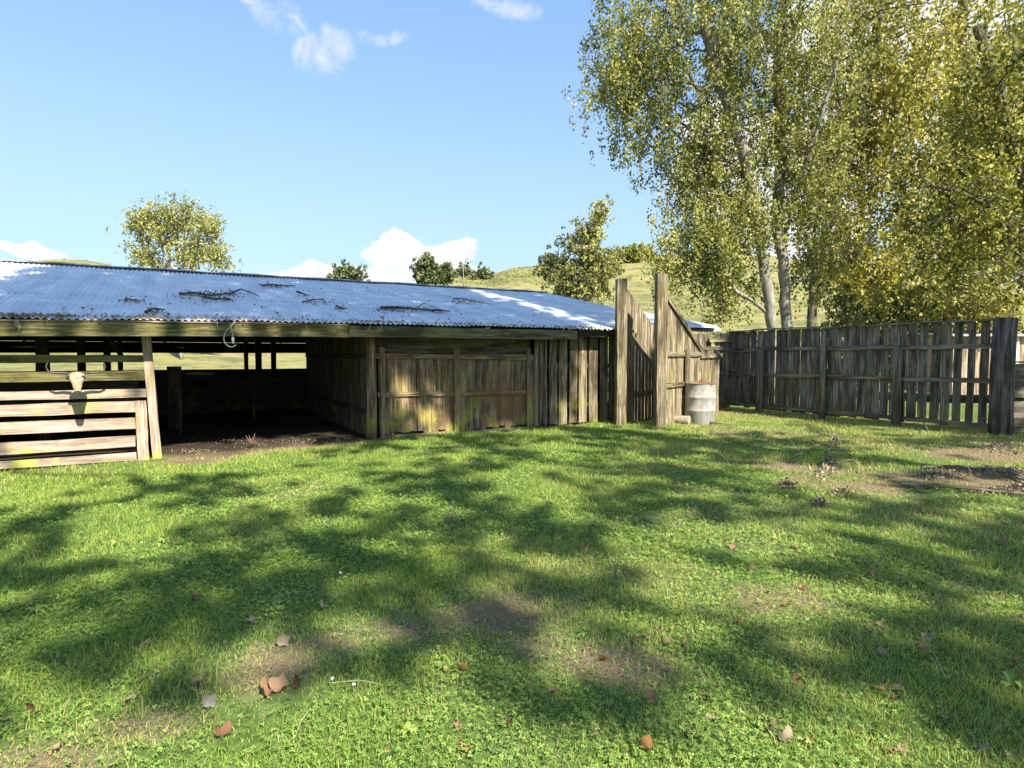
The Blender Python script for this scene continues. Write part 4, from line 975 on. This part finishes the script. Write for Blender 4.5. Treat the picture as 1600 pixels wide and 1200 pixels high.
o = leafmesh('leaf_litter', np.array(P), rng.random(len(P))*.9, .06, .018, M['straw'], None, flat=1.5); tag(o, 'straw and leaf litter caught along the eave edge', 'leaf litter', None, 'stuff')
P = []
m = MB()
for c_ in ((30, 500), (27, 503), (33, 501), (582, 509), (590, 510), (596, 509), (370, 503), (340, 503)):
    a = wp(c_[0]+random.uniform(-4, 4), c_[1], ES-.01); m.tube([a, a+Vector((random.gauss(0, .03), -.02, -.06)), a+Vector((random.gauss(0, .04), -.02, -random.uniform(.08, .17)))], [.006, .005, .003], 4)
o = m.build('dangling_straw', M['cable']); tag(o, 'wisps of dry straw hanging off the eave over the mossy fascia', 'straw', None, 'stuff')
# ------------------------------------------------------------------ grass
def inlawn(x, y, marg=0.):
    t_ = (x-OX)*UX+(y-OY)*UY; s_ = -(x-OX)*UY+(y-OY)*UX
    k = (x-FA.x)*FN.x+(y-FA.y)*FN.y
    a = (s_ < .02)&(t_ < 9.2)|((t_ >= 9.2)&(s_ < 1.1))
    return a & (k > -2.5)
def scatter(n, r0, r1, half=.98):
    a = rng.uniform(-half, half, n*2) ; r = np.sqrt(rng.uniform(r0*r0, r1*r1, n*2)); x = r*np.sin(a); y = r*np.cos(a)
    ok = (np.abs(x) < y*.95+1.2)&(y > 1.7)&inlawn(x, y); return x[ok][:n], y[ok][:n]
def blades(name, n, r0, r1, hgt, wid, seg, label):
    x, y = scatter(n, r0, r1); d = dirt(x, y); keep = rng.random(len(x)) > d*1.1-.08; x, y, d = x[keep], y[keep], d[keep]
    n = len(x); z = gz(x, y); r = np.hypot(x, y)
    cl_ = nz(x, y, 1.6, 7.)*.5+nz(x, y, 5.5, 9.)*.35
    t_, s_ = (x-OX)*UX+(y-OY)*UY, -(x-OX)*UY+(y-OY)*UX
    edge = np.exp(-np.abs(s_)/.25)*(t_ > -.3)
    h = hgt*rng.uniform(.35, 1.25, n)**1.0*(1+1.0*cl_)*np.where(rng.random(n) < .03, 2.1, 1)*(1-.5*d)*(1+.7*edge); w = wid*rng.uniform(.6, 1.3, n)
    th = rng.uniform(0, 2*math.pi, n); ph = rng.uniform(0, 2*math.pi, n); lean = rng.uniform(.15, 1.0, n)
    dx, dy = np.cos(th)*w/2, np.sin(th)*w/2; lx, ly = np.cos(ph)*lean*h, np.sin(ph)*lean*h
    B = np.stack([x, y, z-.004], -1); D = np.stack([dx, dy, 0*dx], -1)
    tint = np.clip(.42+.34*cl_+.6*d+rng.normal(size=n)*.16+.10*np.clip(nz(x, y, .45, 2.), -1, 1)+np.clip(x, 0, 8)*.025, 0, 1)
    th_ = np.clip(nz(x, y, .75, 31.)+.12*x-.25*(y > 9), 0, 1)
    tint = np.where(rng.random(n) < .05+.35*d+.42*th_, rng.uniform(.8, 1, n), tint)
    if seg == 2:
        Md = B+np.stack([lx*.35, ly*.35, h*.62], -1); Tp = B+np.stack([lx, ly, h*.95], -1)
        V = np.stack([B-D, B+D, Md+D*.7, Md-D*.7, Tp], 1).reshape(-1, 3); i = np.arange(n)[:, None]*5
        Fc = np.concatenate([i+np.array([[0, 1, 2]]), i+np.array([[0, 2, 3]]), i+np.array([[3, 2, 4]])]); k = 5
    else:
        Tp = B+np.stack([lx*.8, ly*.8, h], -1); V = np.stack([B-D, B+D, Tp], 1).reshape(-1, 3); Fc = np.arange(n*3).reshape(n, 3); k = 3
    o = link(name, npmesh(name, V, Fc, {'tint': np.repeat(tint, k)}), M['grass']); tag(o, label, 'grass', None, 'stuff'); return o
blades('grass', 150000, 1.8, 5.2, .040, .0040, 2, 'short green lawn grass in the foreground')
blades('grass', 170000, 5., 9.5, .046, .0075, 1, 'short green lawn grass across the middle of the yard')
blades('grass', 170000, 9.2, 19.5, .058, .013, 1, 'short green lawn grass up to the shed and fence')
def clover(n, r0, r1, sz, hh):
    x, y = scatter(n, r0, r1); d = dirt(x, y); c_ = nz(x, y, 1.3, 21.)+.5*nz(x, y, 4., 5.)
    keep = (rng.random(len(x)) > d*1.1)&(c_+rng.normal(size=len(x))*.35 > -.15); x, y, d = x[keep], y[keep], d[keep]; n = len(x); z = gz(x, y)
    h = hh*rng.uniform(.3, 1.2, n); th0 = rng.uniform(0, 6.28, n); V = []; tn = np.clip(.45+.2*nz(x, y, 2., 3.)+rng.normal(size=n)*.2, 0, 1)
    s = sz*rng.uniform(.6, 1.35, n); tx, ty = rng.normal(size=n)*.35, rng.normal(size=n)*.35
    for q in range(3):
        th = th0+q*2.094; ca, sa = np.cos(th), np.sin(th)
        def pt(u, v, w): X = ca*u-sa*v; Y_ = sa*u+ca*v; return np.stack([x+X, y+Y_, z+h+w+tx*X+ty*Y_], -1)
        V.append(np.stack([pt(0*s, 0*s, 0*s), pt(s*.62, s*.42, s*.16), pt(s*1.05, 0*s, s*.02), pt(s*.62, -s*.42, s*.16)], 1))
    V = np.concatenate(V).reshape(-1, 3); Fc = np.arange(len(V)).reshape(-1, 4)
    o = link('clover', npmesh('clover', V, Fc, {'tint': np.repeat(np.tile(tn, 3), 4)}), M['clover'])
    return tag(o, 'low clover and small-leaved weeds through the lawn' if r0 < 4 else 'low clover mat farther across the lawn', 'clover', None, 'stuff')
clover(80000, 1.8, 5., .0095, .034); clover(80000, 4.8, 9.5, .015, .042)
x, y = scatter(90000, 1.8, 16.); d = dirt(x, y)+.10*np.clip(nz(x, y, .75, 31.)+.12*x, 0, 1.5); t_, s_ = (x-OX)*UX+(y-OY)*UY, 0; ok = rng.random(len(x)) < np.clip(d*.85-.06, 0, .8); x, y = x[ok], y[ok]
o = leafmesh('thatch', np.stack([x, y, gz(x, y)+rng.uniform(.002, .022, len(x))], -1), np.clip(rng.beta(2, 3, len(x)), 0, 1), .026, .007, M['straw'], None, flat=2.5); o.data.update(); tag(o, 'dead brown thatch and crumbs over the worn ground', 'dead grass', None, 'stuff')
# dry stalks
x, y = scatter(420, 2., 12.); w_ = np.clip(.35+.1*x, .15, 1); ok = rng.random(len(x)) < w_; x, y = x[ok], y[ok]; m = MB()
for a, b_ in zip(x, y):
    z = g1(a, b_); L = random.uniform(.08, .26); ph = random.uniform(0, 6.28); le = random.uniform(.3, 1.4)
    p0 = Vector((a, b_, z)); p2 = p0+Vector((math.cos(ph)*L*le, math.sin(ph)*L*le, L*max(.15, 1.1-le*.6))); m.tube([p0, p0.lerp(p2, .5)+ZV*.02, p2], [.0016, .0013, .0007], 3, cap=False)
o = m.build('dry_stalks', M['cable']); tag(o, 'thin bleached grass stalks sticking up through the lawn', 'grass', None, 'stuff')
# broadleaf weeds
def weed(px, py, r, n, label, h=.04, mat='leaf_green', name='broadleaf_weed', cat='weed', grp='broadleaf weeds in the lawn'):
    p = on(px, py); V = []; Fc = []; ti = []
    for i in range(n):
        a = 2*math.pi*i/n+random.gauss(0, .2); L = r*random.uniform(.7, 1.1); wv = L*.22; d = Vector((math.cos(a), math.sin(a), 0)); s_ = Vector((-d.y, d.x, 0)); b0 = len(V); up = h*random.uniform(.6, 1.3)
        for k, ww, zz_ in ((.05, .15, .01), (.35, .8, .8), (.65, 1., 1.), (.9, .5, .7), (1., .05, .4)):
            c_ = Vector(p)+d*(L*k)+ZV*(up*zz_+.01); V += [tuple(c_+s_*wv*ww), tuple(c_-s_*wv*ww)]
        Fc += [(b0+2*q, b0+2*q+1, b0+2*q+3, b0+2*q+2) for q in range(4)]; ti += [random.uniform(.3, .8)]*10
    o = link(name, npmesh(name, np.array(V), np.array(Fc), {'tint': np.array(ti)}), M[mat]); tag(o, label, cat, grp)
for (px, py, r, lab) in [(60, 960, .07, 'wide rosette weed near the left edge of the lawn'), (290, 885, .06, 'flat rosette weed at the left in a sunny strip'), (1580, 1075, .07, 'blue-green rosette weed at the lower right edge'), (640, 1150, .045, 'rosette weed in the sunlit grass at bottom centre'), (1142, 655, .12, 'ragged pale weed tuft right of the drum')]:
    weed(px, py, r, random.randint(7, 10), lab, mat='clover')
# red weed at the shed opening
p = on(393, 700); m = MB()
for i in range(11):
    a = random.uniform(0, 6.28); q = p+Vector((math.cos(a)*random.uniform(.05, .13), math.sin(a)*.08, random.uniform(.12, .26))); m.tube([p, p.lerp(q, .5)+ZV*.03, q], [.008, .007, .004], 5)
o = m.build('red_weed', M['redweed']); tag(o, 'reddish dead weed stalks at the edge of the shed opening', 'weed')
p = on(703, 822); m = MB()
for i in range(16):
    q = p+Vector((random.gauss(0, .05), random.gauss(0, .05), random.uniform(.08, .22))); m.tube([p+Vector((random.gauss(0, .04), random.gauss(0, .03), 0)), q], [.003, .0015], 4)
o = m.build('seedhead_weed', M['stick']); tag(o, 'thin brown seedhead clump standing in the middle of the lawn', 'weed')
# fallen leaves
def leafproto(seed, curl, asp):
    rr = random.Random(seed); nx, ny = 7, 7; V = []
    for j in range(ny):
        v = j/(ny-1); wv = math.sin(math.pi*min(1, v*.92+.06))**.75*(1-.35*v)*asp
        for i in range(nx):
            u = i/(nx-1)*2-1; X = u*wv*.5; Yy = v-.45+.05*math.cos(u*9)*abs(u); Z = curl*(u*abs(u)*.22+u*u*.25+.4*(v-.5)**2)+.10*math.sin(u*5+v*7+seed)*abs(u)+rr.gauss(0, .035); V.append((X, Yy, Z))
    Fc = [(j*nx+i, j*nx+i+1, (j+1)*nx+i+1, (j+1)*nx+i) for j in range(ny-1) for i in range(nx-1)]; m = MB(); m.v = V; m.f = Fc; m.uv = [(0, 0)]*4*len(Fc); m.sm = [True]*len(Fc)
    m.tube([(0, -.42, .02), (.02, -.6, .04), (.0, -.75, .05)], .018, 5)
    me = bpy.data.meshes.new('fallen_leaf'); me.from_pydata(m.v, [], m.f); me.polygons.foreach_set('use_smooth', m.sm); me.materials.append(M['dryleaf']); return me
protos = [leafproto(1, .5, 1.0), leafproto(2, 1.1, .8), leafproto(3, .25, 1.15), leafproto(4, 1.6, .7)]
def leaf(px, py, w, col, lab, pr=None, tilt=None, lift=.018):
    p = on(px, py); o = bpy.data.objects.new('fallen_leaf', protos[pr if pr is not None else random.randrange(4)]); C.objects.link(o)
    sz = w/F*p.y*.85 if w > 2 else w*.85; o.scale = (sz, sz, sz); o.location = (p.x, p.y, p.z+lift)
    tl_ = tilt if tilt is not None else random.gauss(0, .35); o.rotation_euler = (.1+tl_*.7, random.gauss(0, .3), random.uniform(0, 6.28)); o.color = (*col, 1)
    tag(o, lab, 'leaf', 'dead leaves scattered on the lawn')
BR, OR, TN, YL, GR_, RD = (.23, .14, .05), (.42, .22, .08), (.34, .24, .13), (.50, .44, .20), (.36, .29, .20), (.17, .085, .045)
for (px, py, w, col, lab) in [
    (720, 1052, 22, OR, 'round orange leaf lying flat in the shade at bottom centre'), (505, 953, 20, YL, 'pale yellow-green upright leaf in the shade left of centre'), (420, 1086, 34, (.36, .20, .11), 'largest curled rusty leaf on the bare patch at lower left'), (440, 1082, 30, (.40, .24, .14), 'second curled rusty leaf overlapping the largest on the bare patch'),
    (348, 1157, 28, (.30, .15, .09), 'crumpled reddish brown leaf at the bottom left'), (327, 1108, 24, (.33, .31, .28), 'whitish grey leaf on thin grass at lower left'), (308, 1070, 26, GR_, 'dull grey-brown curled leaf left of the rusty leaves'), (305, 942, 20, BR, 'brown leaf beside the dock rosette at the left'), (423, 918, 16, TN, 'small tan leaf above the pale yellow one'),
    (648, 930, 17, BR, 'brown leaf in deep shade just left of centre'), (795, 1135, 26, RD, 'dark red-brown curled leaf at bottom centre'), (832, 993, 20, TN, 'tan upright leaf on thin ground at centre'), (943, 1035, 20, BR, 'narrow brown leaf standing on edge in the dark patch'), (865, 1083, 20, (.40, .22, .13), 'tan-red leaf at the edge of the lower sunny patch'),
    (1010, 1178, 30, (.55, .27, .10), 'bright orange leaf at the very bottom of the lawn'), (1213, 1137, 24, (.36, .24, .16), 'pinkish tan leaf low on the right of the bottom lawn'), (1400, 1098, 20, BR, 'brown cupped leaf low on the right side'), (1376, 1080, 16, OR, 'small ochre leaf up-left of the brown cupped leaf'), (1155, 977, 16, BR, 'brown leaf on mid right lawn in half shade'),
    (1203, 928, 12, RD, 'tiny dark leaf on the right lawn beside yellow grass'), (1052, 986, 14, TN, 'tan leaf right of the dark patch'), (1116, 1005, 12, GR_, 'grey leaf on the mid lawn right of centre'), (1248, 1072, 17, OR, 'orange leaf in shade low right of centre'), (1145, 858, 15, (.42, .22, .15), 'pinkish leaf in the dry strip right of centre'),
    (1243, 858, 12, TN, 'pale leaf in the sunny strip on the right lawn'), (915, 858, 12, (.38, .18, .12), 'reddish leaf in the sunny strip near centre'), (225, 1013, 15, GR_, 'grey-tan leaf at the left edge of the shade'), (275, 852, 11, (.36, .18, .12), 'small reddish leaf on the sunny left lawn'), (228, 1065, 16, GR_, 'dull leaf above the bare patch at lower left'),
    (1590, 970, 18, TN, 'tan leaf at the right edge of the lawn'), (1376, 1026, 15, GR_, 'grey-brown leaf in the right shade'), (1080, 1150, 24, RD, 'dark brown leaf sunk in shaded grass at bottom right of centre'), (1411, 1180, 22, TN, 'tan leaf lowest on the right'), (1443, 803, 16, (.52, .45, .10), 'yellow leaf on the right lawn beside the long stick'), (1318, 1095, 14, OR, 'ochre leaf low on the right lawn between two brown ones'),
    (858, 790, 14, TN, 'cluster leaf in the shaded grass before the panelled wall'), (540, 764, 9, TN, 'tiny tan leaf on the sunny lawn before the corner post'), (728, 742, 9, TN, 'pale leaf before the middle of the panelled wall'), (1060, 755, 10, TN, 'pale leaf on the lawn in front of the drum'), (8, 1130, 12, TN, 'pale leaf touching the left edge of the lawn')]:
    leaf(px, py, w, col, lab)
for _ in range(120):
    px, py = random.uniform(20, 1590), 700+480*random.random()**1.3
    if random.random() > .35+.65*px/1600: continue
    leaf(px, py, random.uniform(.045, .075), random.choice([BR, TN, GR_, RD, (.34, .2, .12)]), 'small curled brown leaf half sunk in the lawn', lift=.012)
# clover flowers
for (px, py, lab) in [(520, 1080, 'tiny white clover flower, the left of a pair near the rusty leaves'), (553, 1090, 'white clover flower, the right of a pair near the rusty leaves'), (532, 908, 'white clover flower in the shaded grass above the pale yellow leaf')]:
    p = on(px, py); r0 = empty('clover_flower', p, lab, 'flower', 'clover flowers'); m = MB()
    for i in range(14):
        a = random.uniform(0, 6.28); e = random.uniform(.2, 1.4); d = Vector((math.cos(a)*math.cos(e), math.sin(a)*math.cos(e), math.sin(e))); c_ = p+ZV*.06; m.tube([c_, c_+d*.009], [.002, .0028], 4)
    m.build('petals', M['petal'], r0); m = MB(); m.tube([p, p+ZV*.06], .0015, 4); m.build('stem', M['weed'], r0)
# ------------------------------------------------------------------ light, sky, camera
w = bpy.data.worlds.new('World'); S.world = w; w.use_nodes = True; nt = w.node_tree; nt.nodes.clear()
class WN(NT):
    def __init__(s, tree): s.t = tree
q = WN(nt); out = nt.nodes.new('ShaderNodeOutputWorld'); bg = nt.nodes.new('ShaderNodeBackground')
sky = nt.nodes.new('ShaderNodeTexSky'); sky.sky_type = 'NISHITA'; sky.sun_disc = False; sky.sun_elevation = EL; sky.sun_rotation = math.atan2(SH.x, SH.y)
sky.air_density = 1.0; sky.dust_density = .6; sky.ozone_density = 1.6; sky.altitude = 100
tc0 = nt.nodes.new('ShaderNodeTexCoord').outputs['Generated']
wn_ = nt.nodes.new('ShaderNodeTexNoise'); wn_.inputs['Scale'].default_value = 9; wn_.inputs['Detail'].default_value = 5; q.l(tc0, wn_.inputs['Vector'])
wa = nt.nodes.new('ShaderNodeVectorMath'); wa.operation = 'MULTIPLY_ADD'; q.l(wn_.outputs['Color'], wa.inputs[0]); wa.inputs[1].default_value = (.07, .07, .07); wa.inputs[2].default_value = (-.035, -.035, -.035)
wb = nt.nodes.new('ShaderNodeVectorMath'); wb.operation = 'ADD'; q.l(tc0, wb.inputs[0]); q.l(wa.outputs[0], wb.inputs[1]); tc = wb.outputs[0]
def blob(px, py, rx, ry, soft=.5):
    d = ray(px, py).normalized(); rr = rx/F
    mp = nt.nodes.new('ShaderNodeVectorMath'); mp.operation = 'SUBTRACT'; q.l(tc, mp.inputs[0]); mp.inputs[1].default_value = d
    sc = nt.nodes.new('ShaderNodeVectorMath'); sc.operation = 'MULTIPLY'; q.l(mp.outputs[0], sc.inputs[0]); sc.inputs[1].default_value = (F/rx, F/rx, F/ry)
    ln = nt.nodes.new('ShaderNodeVectorMath'); ln.operation = 'LENGTH'; q.l(sc.outputs[0], ln.inputs[0])
    return q.rampf(ln.outputs['Value'], 1.25, .15)
def union(lst):
    v = lst[0]
    for b_ in lst[1:]: v = q.math('MAXIMUM', v, b_)
    return v
cum = union([blob(632, 388, 60, 34), blob(600, 400, 60, 28), blob(685, 402, 75, 30), blob(728, 396, 36, 26), blob(660, 422, 120, 34), blob(480, 432, 120, 18), blob(590, 445, 170, 24), blob(55, 388, 50, 12), (blob(640, 372, 22, 16)),
             blob(1170, 270, 130, 110), blob(1270, 100, 60, 90), blob(1290, 30, 60, 60), blob(1120, 200, 60, 50), blob(1250, 330, 140, 90), blob(1400, 150, 150, 200)])
nz1 = q.noise(tc, 16, 8, .62); nzf = q.noise(q.mapping(tc, (1, 1, 1.3)), 45, 6, .6)
e = q.math('ADD', cum, q.math('ADD', q.math('MULTIPLY_ADD', nz1, 1.3, -.65), q.math('MULTIPLY_ADD', nzf, .5, -.25)))
cm = q.math('MULTIPLY', q.rampf(e, .38, .62), .95)
wis = union([blob(430, 18, 40, 30), blob(455, 45, 35, 30), blob(490, 85, 52, 30), blob(520, 75, 40, 26), blob(628, 60, 18, 22), blob(610, 62, 60, 16), blob(800, 8, 55, 16), blob(400, 0, 40, 12), blob(770, 2, 40, 12)])
e2 = q.math('ADD', wis, q.math('MULTIPLY_ADD', q.noise(tc0, 14, 8, .68, 1.), 3.2, -1.95)); wm = q.math('MULTIPLY', q.math('MULTIPLY', q.rampf(e2, .1, 1.5), q.rampf(wis, .05, .6)), .75)
hz = nt.nodes.new('ShaderNodeSeparateXYZ'); q.l(tc, hz.inputs[0]); hzf = q.math('MULTIPLY_ADD', q.rampf(hz.outputs[2], .50, .0), .35, .55); hcol = q.mix(q.rampf(hz.outputs[2], .55, .02), (.78, 1.45, 2.7), (1.55, 2.15, 2.7))
SKYG = (1.0, 1.0, 1.0)
base_sky = q.mix(1., sky.outputs[0], SKYG, 'MULTIPLY')
cl_col = (2.9, 2.95, 3.1)
c1 = q.mix(hzf, base_sky, hcol); c1 = q.mix(wm, c1, cl_col); shade = q.mix(q.rampf(nz1, .35, .6), (2.6, 2.75, 3.0), (3.3, 3.3, 3.3)); c1 = q.mix(cm, c1, shade)
q.l(c1, bg.inputs['Color']); bg.inputs['Strength'].default_value = .14; q.l(bg.outputs[0], out.inputs['Surface'])
ld = bpy.data.lights.new('sun', 'SUN'); ld.energy = 5.0; ld.angle = R(.53); ld.color = (1, .95, .86); lo_ = bpy.data.objects.new('sun', ld); C.objects.link(lo_)
lo_.rotation_euler = SUN.to_track_quat('Z', 'Y').to_euler(); lo_.location = SUN*50
cd = bpy.data.cameras.new('camera'); cd.sensor_width = 36; cd.lens = F/1600*36; cd.clip_end = 10000; cd.clip_start = .05
co = bpy.data.objects.new('camera', cd); C.objects.link(co); co.location = (0, 0, CH); co.rotation_euler = (math.pi/2-TH, 0, 0); S.camera = co
S.view_settings.view_transform = 'Standard'; S.view_settings.look = 'None'; S.view_settings.gamma = 1; S.view_settings.exposure = 1.32
S.render.engine = 'CYCLES'; S.cycles.max_bounces = 5; S.cycles.diffuse_bounces = 2; S.cycles.glossy_bounces = 3; S.cycles.transmission_bounces = 3
S.cycles.use_adaptive_sampling = True; S.cycles.adaptive_threshold = .02; S.cycles.use_denoising = True
